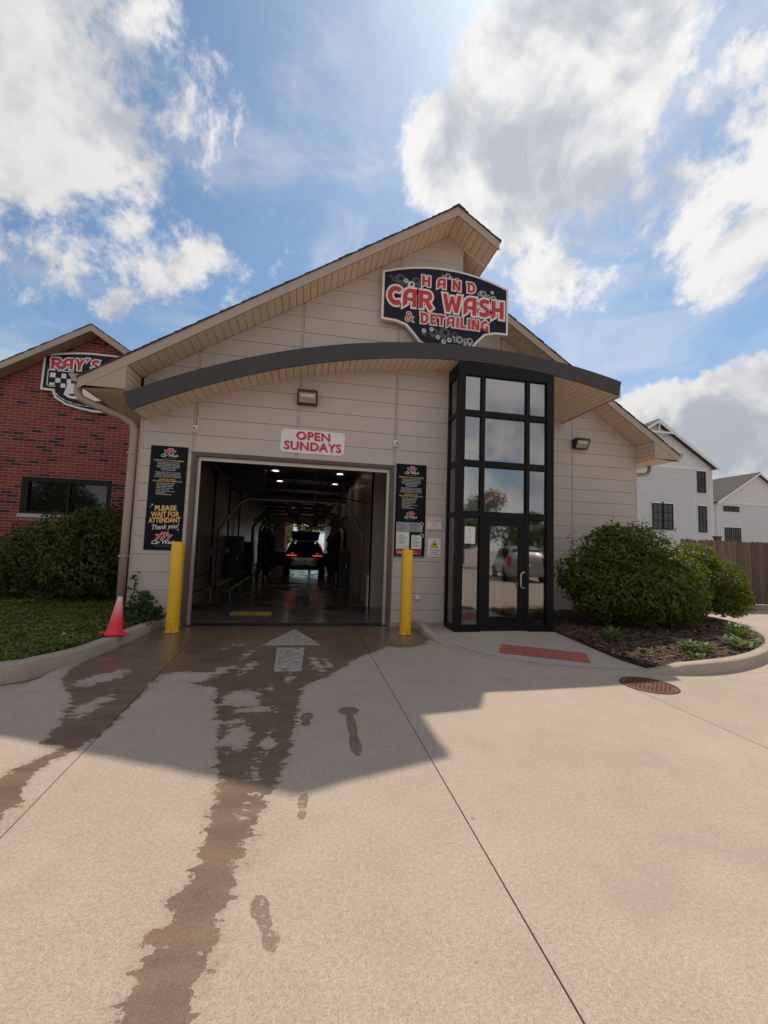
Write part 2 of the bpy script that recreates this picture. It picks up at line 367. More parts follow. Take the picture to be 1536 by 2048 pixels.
# ------------------------------------------------------------------ mesh helpers
ORG = {}                                    # world origin of each root (children are built in world coordinates)
class MB:
    def __init__(s): s.v = []; s.f = []
    def add(s, vs, fs):
        o = len(s.v); s.v += [tuple(v) for v in vs]; s.f += [tuple(i+o for i in f) for f in fs]; return s
    def box(s, x0, x1, y0, y1, z0, z1):
        return s.add([(x0, y0, z0), (x1, y0, z0), (x1, y1, z0), (x0, y1, z0), (x0, y0, z1), (x1, y0, z1), (x1, y1, z1), (x0, y1, z1)],
                     [(0, 3, 2, 1), (4, 5, 6, 7), (0, 1, 5, 4), (1, 2, 6, 5), (2, 3, 7, 6), (3, 0, 4, 7)])
    def cbox(s, x0, x1, y0, y1, z0, z1, c=.004):
        """box with its front (-Y) edges chamfered"""
        return s.add([(x0, y1, z0), (x1, y1, z0), (x1, y1, z1), (x0, y1, z1), (x0, y0+c, z0), (x1, y0+c, z0), (x1, y0+c, z1), (x0, y0+c, z1),
                      (x0+c, y0, z0+c), (x1-c, y0, z0+c), (x1-c, y0, z1-c), (x0+c, y0, z1-c)],
                     [(0, 3, 2, 1), (0, 1, 5, 4), (1, 2, 6, 5), (2, 3, 7, 6), (3, 0, 4, 7), (4, 5, 9, 8), (5, 6, 10, 9), (6, 7, 11, 10), (7, 4, 8, 11), (8, 9, 10, 11)])
    def prism_y(s, poly, y0, y1):
        """polygon in XZ (counter-clockwise seen from the front, -Y) extruded along Y"""
        n = len(poly); vs = [(x, y0, z) for x, z in poly] + [(x, y1, z) for x, z in poly]
        fs = [tuple(range(n)), tuple(range(2*n-1, n-1, -1))] + [(i, i+n, (i+1) % n+n, (i+1) % n) for i in range(n)]
        return s.add(vs, fs)
    def prism_x(s, poly, x0, x1):
        n = len(poly); vs = [(x0, y, z) for y, z in poly] + [(x1, y, z) for y, z in poly]
        fs = [tuple(range(n-1, -1, -1)), tuple(range(n, 2*n))] + [(i, (i+1) % n, (i+1) % n+n, i+n) for i in range(n)]
        return s.add(vs, fs)
    def prism_z(s, poly, z0, z1):
        n = len(poly); vs = [(x, y, z0) for x, y in poly] + [(x, y, z1) for x, y in poly]
        fs = [tuple(range(n-1, -1, -1)), tuple(range(n, 2*n))] + [(i, (i+1) % n, (i+1) % n+n, i+n) for i in range(n)]
        return s.add(vs, fs)
    def tube(s, pts, r, n=8, caps=True):
        pts = [Vector(p) for p in pts]; rs = r if isinstance(r, (list, tuple)) else [r]*len(pts)
        rings = []; prev = None
        for i, p in enumerate(pts):
            a = (pts[min(i+1, len(pts)-1)] - pts[max(i-1, 0)]).normalized()
            if prev is None:
                u = a.cross(Vector((0, 0, 1)) if abs(a.z) < .9 else Vector((1, 0, 0))).normalized()
            else: u = (prev - a*prev.dot(a)).normalized()
            prev = u; w = a.cross(u)
            rings.append([p + (u*math.cos(2*math.pi*k/n) + w*math.sin(2*math.pi*k/n))*rs[i] for k in range(n)])
        vs = [v for rg in rings for v in rg]; fs = []
        for i in range(len(pts)-1):
            for k in range(n): fs.append((i*n+k, (i+1)*n+k, (i+1)*n+(k+1) % n, i*n+(k+1) % n))
        if caps: fs += [tuple(range(n)), tuple(range(len(vs)-1, len(vs)-n-1, -1))]
        return s.add(vs, fs)
    def lathe(s, prof, c=(0, 0, 0), n=24, ax='z'):
        vs = []; fs = []; m = len(prof)
        for k in range(n):
            a = 2*math.pi*k/n
            for r, h in prof:
                p = (r*math.cos(a), r*math.sin(a), h) if ax == 'z' else (r*math.cos(a), -h, r*math.sin(a)) if ax == 'y' else (h, r*math.cos(a), r*math.sin(a))
                vs.append((p[0]+c[0], p[1]+c[1], p[2]+c[2]))
        for k in range(n):
            for j in range(m-1):
                fs.append((k*m+j, ((k+1) % n)*m+j, ((k+1) % n)*m+j+1, k*m+j+1))
        return s.add(vs, fs)
    def mesh(s, name, m, org=(0, 0, 0), smooth=False):
        me = bpy.data.meshes.new(name); o = org
        me.from_pydata([(x-o[0], y-o[1], z-o[2]) for x, y, z in s.v], [], s.f)
        if m: me.materials.append(MATS[m])
        if smooth: me.polygons.foreach_set('use_smooth', [True]*len(me.polygons))
        me.update(); return me
    def build(s, name, m, parent=None, smooth=False, org=None):
        o = org if org is not None else (ORG[parent.name] if parent else (0, 0, 0))
        ob = bpy.data.objects.new(name, s.mesh(name, m, o, smooth)); COL.objects.link(ob)
        if parent: ob.parent = parent; ORG[ob.name] = o
        elif org is not None: ob.location = org; ORG[ob.name] = org
        else: ORG[ob.name] = (0, 0, 0)
        return ob
def inst(me, name, parent, loc, rot=(0, 0, 0)):
    """one more piece that shares its mesh; loc in world coordinates"""
    ob = bpy.data.objects.new(name, me); COL.objects.link(ob); ob.parent = parent; o = ORG[parent.name]
    ob.location = (loc[0]-o[0], loc[1]-o[1], loc[2]-o[2]); ob.rotation_euler = rot; return ob
def tag(o, label, cat, group=None, kind=None):
    o['label'] = label; o['category'] = cat
    if group: o['group'] = group
    if kind: o['kind'] = kind
    return o
def thing(name, label, cat, loc, group=None, rz=0):
    o = bpy.data.objects.new(name, None); COL.objects.link(o); o.location = loc; o.rotation_euler.z = rz; o.empty_display_size = .2
    ORG[o.name] = tuple(loc) if rz == 0 else (0, 0, 0)
    return tag(o, label, cat, group)
def struct(o): o['kind'] = 'structure'; return o
def stuff(o, label=None, cat=None):
    o['kind'] = 'stuff'
    if label: o['label'] = label; o['category'] = cat
    return o
def smooth_angle(o, ang=35):
    me = o.data; me.polygons.foreach_set('use_smooth', [True]*len(me.polygons))
    try: me.set_sharp_from_angle(angle=R(ang))
    except Exception: pass
def bevel(o, w, seg=2):
    b = o.modifiers.new('bevel', 'BEVEL'); b.width = w; b.segments = seg; b.limit_method = 'ANGLE'; b.angle_limit = R(40); return o
def clip(poly, a, b, c):
    """keep the part of a convex polygon where a*x + b*z <= c"""
    out = []
    for i in range(len(poly)):
        p, q = poly[i], poly[(i+1) % len(poly)]; dp = a*p[0]+b*p[1]-c; dq = a*q[0]+b*q[1]-c
        if dp <= 0: out.append(p)
        if (dp < 0 < dq) or (dq < 0 < dp):
            t = dp/(dp-dq); out.append((p[0]+t*(q[0]-p[0]), p[1]+t*(q[1]-p[1])))
    return out
def area(poly): return abs(sum(p[0]*q[1]-q[0]*p[1] for p, q in zip(poly, poly[1:]+poly[:1])))/2
def copy_tree(o, parent=None):
    c = o.copy(); COL.objects.link(c); c.parent = parent
    for ch in list(o.children): copy_tree(ch, c)
    return c

# lettering -----------------------------------------------------------
def curve_mesh(cu):
    ob = bpy.data.objects.new('tmp', cu); COL.objects.link(ob)
    dg = bpy.context.evaluated_depsgraph_get(); dg.update()
    me = bpy.data.meshes.new_from_object(ob.evaluated_get(dg))
    vs = [tuple(v.co) for v in me.vertices]; fs = [tuple(p.vertices) for p in me.polygons]
    bpy.data.objects.remove(ob); bpy.data.curves.remove(cu); bpy.data.meshes.remove(me)
    return vs, fs
def text_geo(s, size, bold=0.0, shear=0.0, res=2, align='CENTER', spacing=1.0):
    cu = bpy.data.curves.new('txt', 'FONT'); cu.body = s; cu.size = size; cu.align_x = align; cu.align_y = 'CENTER'
    cu.offset = bold*size; cu.shear = shear; cu.resolution_u = res; cu.space_character = spacing; cu.fill_mode = 'FRONT'
    return curve_mesh(cu)
def put(mb, geo, x, y, z, rot=0.0, sx=1.0, bend=None, org=None):
    """lay flat lettering on a plane that faces -Y, centred at x, z"""
    c, sn = math.cos(rot), math.sin(rot); vs = []
    for (u, v, _) in geo[0]:
        u *= sx; X = x + u*c - v*sn; Z = z + u*sn + v*c
        if bend: Z += bend*(X-(org if org is not None else x))**2
        vs.append((X, y, Z))
    mb.add(vs, geo[1])
def ARC(cx, cy, rx, ry, a0, a1, n=10):
    return [(cx+rx*math.cos(R(a0+(a1-a0)*i/n)), cy+ry*math.sin(R(a0+(a1-a0)*i/n))) for i in range(n+1)]
GL = {  # glyph outlines of the two fascia signs: (advance, outer outline, holes)
 'C': (.80, ARC(.50, .5, .50, .53, 48, 312, 22)[0:] + [(.80, .02), (.72, .30)] + ARC(.50, .5, .22, .25, 305, 55, 16) + [(.72, .72)], []),
 'A': (.86, [(.0, -.07), (.28, .12), (.28, .30), (.57, .30), (.57, .0), (.84, .0), (.84, 1.0), (.50, 1.0)] + ARC(.46, .48, .46, .52, 95, 185, 10), [[(.29, .50), (.57, .50), (.57, .77), (.50, .77)] + ARC(.47, .55, .19, .22, 95, 180, 5)]),
 'R': (.84, [(.0, .0), (.27, .0), (.27, .36), (.36, .36), (.66, -.10), (.90, .10), (.63, .43)] + ARC(.50, .70, .33, .30, -55, 90, 10) + [(.0, 1.0), (-.06, .80), (.0, .78)], [[(.27, .58), (.48, .58)] + ARC(.47, .68, .10, .10, -80, 80, 5) + [(.27, .78)]]),
 'W': (1.20, [(.0, 1.0), (.22, 0.0), (.46, .0), (.60, .50), (.74, .0), (.98, .0), (1.20, 1.0), (.93, 1.0), (.82, .44), (.70, .90), (.50, .90), (.38, .44), (.27, 1.0)], []),
 'S': (.74, [(.72, .98), (.36, 1.02), (.12, .93), (.02, .72), (.10, .54), (.36, .42), (.46, .33), (.40, .25), (.02, .27), (.10, .0), (.44, -.03), (.68, .10), (.75, .33), (.64, .52), (.38, .63), (.30, .70), (.38, .77), (.66, .74)], []),
 'H': (.82, [(.0, -.09), (.27, .09), (.27, .38), (.53, .38), (.53, .0), (.80, .0), (.80, 1.0), (.53, 1.0), (.53, .62), (.27, .62), (.27, 1.0), (.0, 1.0)], []),
 'N': (.84, [(.0, .0), (.26, .0), (.26, .52), (.54, .0), (.82, .0), (.82, 1.0), (.56, 1.0), (.56, .48), (.28, 1.0), (.0, 1.0)], []),
 'D': (.84, [(.02, .0), (.40, .0)] + ARC(.40, .5, .42, .50, -88, 88, 14) + [(-.05, 1.0), (-.03, .76), (.02, .76)], [[(.28, .24), (.38, .24)] + ARC(.39, .5, .17, .26, -80, 80, 8) + [(.28, .76)]]),
 'E': (.66, [(.02, .0), (.64, .0), (.60, .24), (.29, .24), (.29, .39), (.54, .39), (.54, .61), (.29, .61), (.29, .76), (.62, .76), (.66, 1.0), (.0, 1.0), (-.02, .8), (.02, .8)], []),
 'T': (.74, [(.24, .0), (.51, .0), (.51, .75), (.76, .75), (.76, 1.0), (.0, 1.0), (-.04, .75), (.24, .75)], []),
 'I': (.30, [(.02, .0), (.29, .0), (.29, 1.0), (.02, 1.0)], []),
 'L': (.62, [(.02, .0), (.60, .0), (.60, .25), (.29, .25), (.29, 1.0), (.02, 1.0)], []),
 'G': (.84, ARC(.46, .5, .46, .53, 42, 285, 20) + [(.60, .0), (.84, -.05), (.84, .54), (.50, .54), (.50, .33), (.58, .33), (.58, .25)] + ARC(.46, .5, .19, .26, 285, 60, 14), []),
 'Y': (.80, [(.26, -.03), (.53, -.03), (.53, .40), (.82, 1.0), (.54, 1.0), (.40, .66), (.28, 1.0), (.0, 1.0), (.26, .42)], []),
 "'": (.34, [(.06, .70), (.30, 1.08), (.05, 1.10)], []),
}
def glyph_geo(ch, h, off):
    adv, outer, holes = GL[ch]
    cu = bpy.data.curves.new('gl', 'CURVE'); cu.dimensions = '2D'; cu.fill_mode = 'FRONT'
    def grow(poly, d):
        n = len(poly); out = []
        A = sum(poly[i][0]*poly[(i+1) % n][1]-poly[(i+1) % n][0]*poly[i][1] for i in range(n))
        sg = 1 if A > 0 else -1
        for i in range(n):
            p0, p1, p2 = Vector(poly[i-1]), Vector(poly[i]), Vector(poly[(i+1) % n])
            e1 = (p1-p0); e2 = (p2-p1)
            if e1.length < 1e-6 or e2.length < 1e-6: out.append(tuple(p1)); continue
            e1.normalize(); e2.normalize(); n1 = Vector((e1.y, -e1.x))*sg; n2 = Vector((e2.y, -e2.x))*sg
            m = n1+n2
            if m.length < .2: m = n1
            m.normalize(); out.append(tuple(p1+m*d/max(.55, m.dot(n1))))
        return out
    polys = [grow(outer, off)] + [q for q in (grow(hh, -off*.7) for hh in holes) if off < .05]
    for poly in polys:
        sp = cu.splines.new('POLY'); sp.points.add(len(poly)-1); sp.use_cyclic_u = True
        for p, q in zip(sp.points, poly): p.co = (q[0]*h, q[1]*h, 0, 1)
    return curve_mesh(cu), adv*h
def sign_word(s, x0, x1, z0, h, y, mbs, gap=.16, bend=0.0, xc=0.0, slope=0.0):
    """word in outlined capitals from x0 to x1: (white layer, red layer)"""
    W = sum(GL[c][0] if c != ' ' else .42 for c in s)*h + gap*h*(len(s)-1); k = (x1-x0)/W; x = x0
    for c in s:
        if c == ' ': x += (.42+gap)*h*k; continue
        for mb, off, dy in ((mbs[0], .105, 0), (mbs[1], -.008, -.004)):
            g, adv = glyph_geo(c, h, off)
            vs = []
            for (u, v, _) in g[0]:
                X = x+u*k; vs.append((X, y+dy, z0+v+bend*(X-xc)**2+slope*(X-xc)))
            mb.add(vs, g[1])
        x += (GL[c][0]+gap)*h*k
def disc(mb, x, y, z, r, r_in=0.0, n=20, cx=0, cz=0):
    o = [(x+r*math.cos(2*math.pi*k/n), y, z+r*math.sin(2*math.pi*k/n)) for k in range(n)]
    if r_in <= 0: mb.add(o, [tuple(range(n))])
    else:
        i = [(x+cx+r_in*math.cos(2*math.pi*k/n), y, z+cz+r_in*math.sin(2*math.pi*k/n)) for k in range(n)]
        mb.add(o+i, [(k, (k+1) % n, n+(k+1) % n, n+k) for k in range(n)])

# ------------------------------------------------------------------ ground, driveway, kerbs, planting beds
g = MB().add([(-300, -300, -.06), (300, -300, -.06), (300, 400, -.06), (-300, 400, -.06)], [(0, 1, 2, 3)]).build('ground', 'far_ground'); struct(g)

def lerp_tab(tab, y):
    ys = np.array([p[0] for p in tab]); vs = np.array([p[1] for p in tab]); return np.interp(y, ys, vs)
def wet_field(x, y):
    """how far inside the wet area a point lies (m): wash water running out of the bay and two trickles down the drive"""
    L = lerp_tab([(1.0, -.56), (1.55, -.52), (1.8, -.50), (2.2, -.43), (2.86, -.45), (3.38, -.55), (3.9, -.65), (4.3, -.76), (4.78, -.85), (5.0, -1.35), (5.35, -1.62), (6.3, -1.75), (8.1, -1.9)], y)
    Rr = lerp_tab([(1.0, -.33), (1.55, -.31), (1.8, -.28), (2.25, -.26), (2.5, -.22), (2.85, -.13), (3.33, -.06), (3.86, -.02), (4.33, .0), (4.7, .02), (5.1, .34), (5.8, .75), (6.2, 1.1), (6.6, 1.4), (8.1, 1.75)], y)
    d = np.minimum(x-L, Rr-x)
    L2 = lerp_tab([(1.5, -2.2), (2.3, -1.98), (2.65, -1.9), (3.08, -1.82), (3.31, -1.80), (3.48, -1.68), (3.56, -1.64), (3.62, -1.84), (3.95, -1.90), (4.5, -2.06), (5.14, -2.48), (5.6, -2.6), (8, -2.6)], y)
    R2 = lerp_tab([(1.5, -1.95), (2.3, -1.68), (2.65, -1.53), (2.9, -1.58), (3.24, -1.68), (3.48, -1.60), (3.57, -1.54), (4.0, -1.50), (4.8, -1.54), (5.3, -1.45), (8, -1.45)], y)
    d = np.maximum(d, np.minimum(x-L2, R2-x))
    # damp patch by the right bollard
    d = np.maximum(d, .55*(1-np.hypot((x-1.55)/.62, (y-7.35)/.95)))
    # dried islands inside the wet area
    for (cx, cy, rx, ry, a) in ((-2.12, 5.15, .16, .34, .5), (-1.86, 4.35, .10, .28, .2), (-1.25, 5.15, .30, .22, .2), (-1.42, 5.02, .16, .20, 0), (-.92, 5.35, .10, .30, .4), (-.62, 5.5, .08, .28, .3), (-.72, 6.05, .05, .22, .2),
                              (-.55, 4.42, .20, .26, 0), (-.40, 4.12, .20, .10, 0), (-.45, 3.58, .12, .24, 0), (-.22, 3.45, .07, .16, 0), (-.52, 3.86, .08, .10, 0), (.22, 5.55, .07, .42, -.2), (.36, 5.55, .05, .28, -.2), (-.12, 5.0, .06, .14, 0), (-1.0, 6.6, .03, .12, .3), (-.86, 6.7, .03, .10, .3), (-.26, 3.0, .02, .22, 0), (-.30, 4.7, .06, .1, 0)):
        u = (x-cx)*math.cos(a)-(y-cy)*math.sin(a); v = (x-cx)*math.sin(a)+(y-cy)*math.cos(a)
        d = np.minimum(d, (np.hypot(u/rx, v/ry)-1)*min(rx, ry)*.75)
    return np.clip(d+.012, -.4, .4)
def mark_field(x, y):
    """single marks: drips and wet footprints"""
    d = np.full_like(x, -.4)
    for (cx, cy, rx, ry, a) in ((.47, 4.02, .10, .10, 0), (.465, 3.72, .045, .32, .02), (.455, 3.36, .05, .2, 0), (.085, 3.92, .06, .10, .2), (.075, 3.78, .045, .06, .2),
                              (-.115, 1.955, .042, .075, -.25), (-.09, 1.88, .034, .05, -.25), (-.058, 1.80, .036, .055, -.25), (.06, 2.68, .035, .09, .1), (.055, 2.55, .03, .05, .1), (.70, 1.60, .014, .018, 0)):
        u = (x-cx)*math.cos(a)-(y-cy)*math.sin(a); v = (x-cx)*math.sin(a)+(y-cy)*math.cos(a)
        d = np.maximum(d, (1-np.hypot(u/rx, v/ry))*min(rx, ry)*1.5)
    return np.clip(d, -.4, .4)

drive = thing('driveway', 'tan concrete drive in front of the wash bay', 'driveway', (0, 0, 0)); struct(drive)
del drive['label'], drive['category']
def slab(xl, xr, y0, y1, res):
    ny = max(2, int((y1-y0)/res)); wmax = max(xr(y0)-xl(y0), xr(y1)-xl(y1)); nx = max(2, int(wmax/res))
    ys = np.linspace(y0+.004, y1-.004, ny); V = []
    t = np.linspace(0, 1, nx)
    for y in ys:
        a, b = xl(y)+.004, xr(y)-.004
        for k in t: V.append((a+(b-a)*k, y, 0.0))
    Fc = [(j*nx+i, j*nx+i+1, (j+1)*nx+i+1, (j+1)*nx+i) for j in range(ny-1) for i in range(nx-1)]
    # skirt down into the joint
    ring = [i for i in range(nx)] + [j*nx+nx-1 for j in range(1, ny)] + [(ny-1)*nx+i for i in range(nx-2, -1, -1)] + [j*nx for j in range(ny-2, 0, -1)]
    n0 = len(V); V += [(V[i][0], V[i][1], -.05) for i in ring]
    m = len(ring); Fc += [(ring[k], n0+k, n0+(k+1) % m, ring[(k+1) % m]) for k in range(m)]
    mb = MB(); mb.v = V; mb.f = Fc
    o = mb.build('slab', 'concrete', drive)
    arr = np.array(V); w = wet_field(arr[:, 0], arr[:, 1])
    at = o.data.attributes.new('wet', 'FLOAT', 'POINT'); at.data.foreach_set('value', w.astype(np.float32))
    at = o.data.attributes.new('mark', 'FLOAT', 'POINT'); at.data.foreach_set('value', mark_field(arr[:, 0], arr[:, 1]).astype(np.float32))
    return o
JL = lambda y: float(np.interp(y, [-10, 2.5, 8.1], [-1.0, -1.45, -1.70]))
JR = lambda y: .98
J3 = lambda y: 3.80
cst = lambda c: (lambda y: c)
YJ = (-14.0, -9.0, -4.2, .35, 4.79, 8.035)
for k in range(5):
    y0, y1 = YJ[k], YJ[k+1]; rs = .04 if y1 > .5 else .5
    slab(cst(-2.75 if k == 4 else -6.5), JL, y0, y1, rs)
    slab(JL, JR, y0, y1, .02 if k == 3 else rs)
    slab(JR, J3 if k < 4 else cst(4.6), y0, y1, .05 if k == 4 else .2)
    if k < 4: slab(J3, cst(9.0), y0, y1, .5); slab(cst(9.0), cst(16.0), y0, y1, .5)
slab(cst(4.6), cst(16.0), 4.79, 7.6, .5); slab(cst(9.2), cst(16), 7.6, 12.5, .5)

def kerb(path, w, h0s, name='kerb', m='curb'):
    """kerb along a path of its outer (road) edge; w towards the left of travel; heights per point"""
    P = [Vector((p[0], p[1], 0)) for p in path]
    # refine with catmull-rom
    Q = []; H = []
    for i in range(len(P)-1):
        p0, p1, p2, p3 = P[max(i-1, 0)], P[i], P[i+1], P[min(i+2, len(P)-1)]
        for s in range(6):
            t = s/6; Q.append(.5*((2*p1)+(-p0+p2)*t+(2*p0-5*p1+4*p2-p3)*t*t+(-p0+3*p1-3*p2+p3)*t**3)); H.append(h0s[i]+(h0s[i+1]-h0s[i])*t)
    Q.append(P[-1]); H.append(h0s[-1])
    vs = []; fs = []
    for i, q in enumerate(Q):
        a = (Q[min(i+1, len(Q)-1)]-Q[max(i-1, 0)]).normalized(); nrm = Vector((-a.y, a.x, 0)); h = max(H[i], .006)
        c = min(.025, h*.3)
        for (u, z) in ((0, -.05), (.004, h-c-.0), (.004+c*.35, h-c*.35), (c+.006, h), (w-c, h), (w, h-c), (w, -.05)):
            vs.append(q+nrm*u+Vector((0, 0, z)))
    n = 7
    for i in range(len(Q)-1):
        for k in range(n-1): fs.append((i*n+k, i*n+k+1, (i+1)*n+k+1, (i+1)*n+k))
    fs += [tuple(range(n-1, -1, -1)), tuple((len(Q)-1)*n+k for k in range(n))]
    fs = [tuple(reversed(f)) for f in fs]
    o = MB().add(vs, fs).build(name, m); smooth_angle(o, 50); return struct(o), Q
LK = [(-14, 3.6), (-9, 4.1), (-6, 4.5), (-4.2, 4.85), (-3.09, 5.18), (-2.83, 5.45), (-2.63, 5.85), (-2.53, 6.41), (-2.46, 7.17), (-2.42, 7.98)]
kl, QL = kerb(LK, .17, [.16]*8+[.155, .13])
RK = [(2.12, 8.0), (2.11, 7.55), (2.12, 7.1), (2.2, 6.58), (2.36, 6.1), (2.73, 5.56), (3.25, 5.18), (3.86, 4.99), (4.40, 4.87), (4.62, 4.82), (4.95, 4.77), (5.42, 4.78), (6.04, 4.92), (6.84, 5.24), (7.9, 5.85), (8.7, 6.6), (9.25, 7.6), (9.45, 8.6), (9.46, 9.6)]
kr, QR = kerb(RK, .16, [.13, .13, .09, .015, .012, .012, .012, .012, .014, .05, .13, .155, .155, .155, .155, .155, .155, .155, .155])
# pavement in front of the door (inside the flush kerb)
walk = [(2.30, 8.0), (2.29, 7.1), (2.37, 6.62), (2.53, 6.18), (2.87, 5.68), (3.34, 5.33), (3.90, 5.15), (4.43, 5.03), (4.62, 4.99), (4.57, 5.46), (4.63, 6.18), (4.76, 7.32), (4.76, 8.0)]
struct(MB().prism_z(walk, -.05, .010).build('pavement', 'walk'))
# red tactile plate
TP = thing('tactile_paving', 'brick red tactile plate of small domes set in the pavement by the glass door', 'tactile paving', (3.60, 5.90, .010), rz=R(-30.5))
MB().box(-.62, .62, -.30, .30, 0, .008).build('plate', 'tactile', TP)
dm = MB()
for i in range(24):
    for j in range(11):
        x, y = -.575+i*.05, -.25+j*.05
        dm.add([(x+r*math.cos(a), y+r*math.sin(a), z) for r, z in ((.013, .0082), (.007, .0125)) for a in [k*math.pi/3 for k in range(6)]], [(k, (k+1) % 6, 6+(k+1) % 6, 6+k) for k in range(6)]+[tuple(range(6, 12))])
stuff(dm.build('dome', 'tactile', TP))
# manhole cover
MH = thing('manhole_cover', 'round rusty manhole cover set in the drive beside the kerb', 'manhole cover', (4.09, 4.44, 0))
MB().lathe([(.27, .002), (.272, .010), (.305, .010), (.31, .002)], (4.09, 4.44, 0), 40).build('rim', 'rust', MH, True)
MB().lathe([(0, .007), (.255, .007), (.262, .002)], (4.09, 4.44, 0), 40).build('lid', 'rust', MH)
rb = MB()
for i in range(-8, 9):
    for j in range(-8, 9):
        x, y = i*.029, j*.029
        if math.hypot(x, y) < .235 and (i+j) % 2 == 0 and math.hypot(x, y) > .05: rb.box(4.09+x-.009, 4.09+x+.009, 4.44+y-.009, 4.44+y+.009, .0072, .0115)
stuff(rb.build('raised_stud', 'rust', MH))
# painted arrow on the drive
AR = thing('painted_arrow', 'worn white arrow painted on the wet concrete pointing into the bay', 'road marking', (-.12, 6.5, 0))
MB().add([(-.12, 7.80, .004), (-.58, 6.56, .004), (.31, 6.55, .004)], [(0, 1, 2)]).build('arrow_head', 'worn_white', AR)
MB().add([(-.34, 6.43, .004), (-.30, 5.26, .004), (.02, 5.26, .004), (.06, 6.43, .004)], [(0, 1, 2, 3)]).build('arrow_shaft', 'worn_white', AR)

# lawn bed on the left: soil sheet and ground-cover leaves
def kerb_inner(Q, w):
    out = []
    for i, q in enumerate(Q):
        a = (Q[min(i+1, len(Q)-1)]-Q[max(i-1, 0)]).normalized(); out.append((q.x-a.y*w, q.y+a.x*w))
    return out
inn = kerb_inner(QL, .165)
lawn_poly = inn + [(-2.6, 8.02), (-3.0, 8.02), (-3.0, 11.35), (-14, 11.35)]
struct(MB().prism_z(lawn_poly, -.05, .125).build('planting_bed', 'soil'))
def inside(poly, x, y):
    c = False; n = len(poly)
    for i in range(n):
        (x0, y0), (x1, y1) = poly[i], poly[i-1]
        if (y0 > y) != (y1 > y) and x < (x1-x0)*(y-y0)/(y1-y0)+x0: c = not c
    return c
def leaf_mesh(name, pos, nrm, size, m, parent=None, aspect=.62, fold=.25, org=(0, 0, 0), rng=None, tips=None):
    """many small folded leaves (two quads folded on the midrib) as one mesh; numpy for speed"""
    rng = rng or np.random.default_rng(3); n = len(pos); pos = np.asarray(pos)-np.asarray(org); nrm = np.asarray(nrm)
    nrm = nrm/np.maximum(np.linalg.norm(nrm, axis=1, keepdims=True), 1e-6)
    if tips is None: tips = rng.normal(size=(n, 3)); tips[:, 2] -= .35
    t = tips-nrm*np.sum(tips*nrm, axis=1, keepdims=True); t /= np.maximum(np.linalg.norm(t, axis=1, keepdims=True), 1e-6)
    b = np.cross(nrm, t); s = np.asarray(size).reshape(-1, 1)*np.ones((n, 1))
    P0 = pos-t*s*.5; P3 = pos+t*s*.5
    A = pos+t*s*.02+b*s*aspect*.5+nrm*s*fold*.4; B = pos+t*s*.02-b*s*aspect*.5+nrm*s*fold*.4
    V = np.stack([P0, A, P3, B], axis=1).reshape(-1, 3); base = np.arange(n)*4
    F = np.stack([base, base+1, base+2, base, base+2, base+3], axis=1).reshape(-1)
    me = bpy.data.meshes.new(name); me.vertices.add(4*n); me.vertices.foreach_set('co', V.reshape(-1).astype(np.float32))
    me.loops.add(6*n); me.loops.foreach_set('vertex_index', F.astype(np.int32)); me.polygons.add(2*n)
    me.polygons.foreach_set('loop_start', (np.arange(2*n)*3).astype(np.int32)); me.polygons.foreach_set('loop_total', np.full(2*n, 3, np.int32))
    me.materials.append(MATS[m]); me.update(calc_edges=True); me.validate()
    ob = bpy.data.objects.new(name, me); COL.objects.link(ob)
    if parent: ob.parent = parent
    return ob
rg = np.random.default_rng(11)
pts = []
while len(pts) < 52000:
    x, y = rg.uniform(-9, -2.5), rg.uniform(4.2, 11.3)
    if rg.random() > 1.25-.085*(y-3): continue
    if inside(lawn_poly, x, y): pts.append((x, y, .13+rg.random()**2*.05))
pts = np.array(pts); hum = .035*np.sin(pts[:, 0]*3.1+np.sin(pts[:, 1]*2.3)*1.5)*np.sin(pts[:, 1]*2.7+1)
pts[:, 2] += np.maximum(hum, 0)+.012
nr = rg.normal(size=(len(pts), 3))*.55; nr[:, 2] = np.abs(nr[:, 2])+.75
lw = leaf_mesh('ground_cover', pts, nr, rg.uniform(.030, .065, len(pts)), 'leaf_ground', aspect=.75)
stuff(lw, 'low leafy green ground cover filling the bed beside the kerb', 'ground cover')
gb = MB()
for k in range(2600):
    x, y = rg.uniform(-8, -2.6), rg.uniform(4.6, 11.2)
    if not inside(lawn_poly, x, y): continue
    h = rg.uniform(.06, .15); a = rg.uniform(0, 6.28); dx, dy = math.cos(a)*.004, math.sin(a)*.004; lx, ly = rg.normal()*.04, rg.normal()*.04
    gb.add([(x-dx, y-dy, .12), (x+dx, y+dy, .12), (x+lx*.5+dx*.7, y+ly*.5+dy*.7, .12+h*.65), (x+lx*.5-dx*.7, y+ly*.5-dy*.7, .12+h*.65), (x+lx*1.3, y+ly*1.3, .12+h)], [(0, 1, 2, 3), (3, 2, 4)])
stuff(gb.build('grass', 'leaf_ground'), 'thin grass blades standing among the ground cover', 'grass')
fl = thing('dandelion', 'single yellow dandelion flower in the ground cover behind the cone', 'flower', (-3.15, 6.45, .13))
MB().tube([(-3.15, 6.45, .12), (-3.15, 6.45, .21)], .004, 5).build('stem', 'leaf_ground', fl)
MB().lathe([(0, .222), (.020, .219), (.026, .210), (.006, .203)], (-3.15, 6.45, 0), 12).build('flower_head', 'warn_yellow', fl, True)

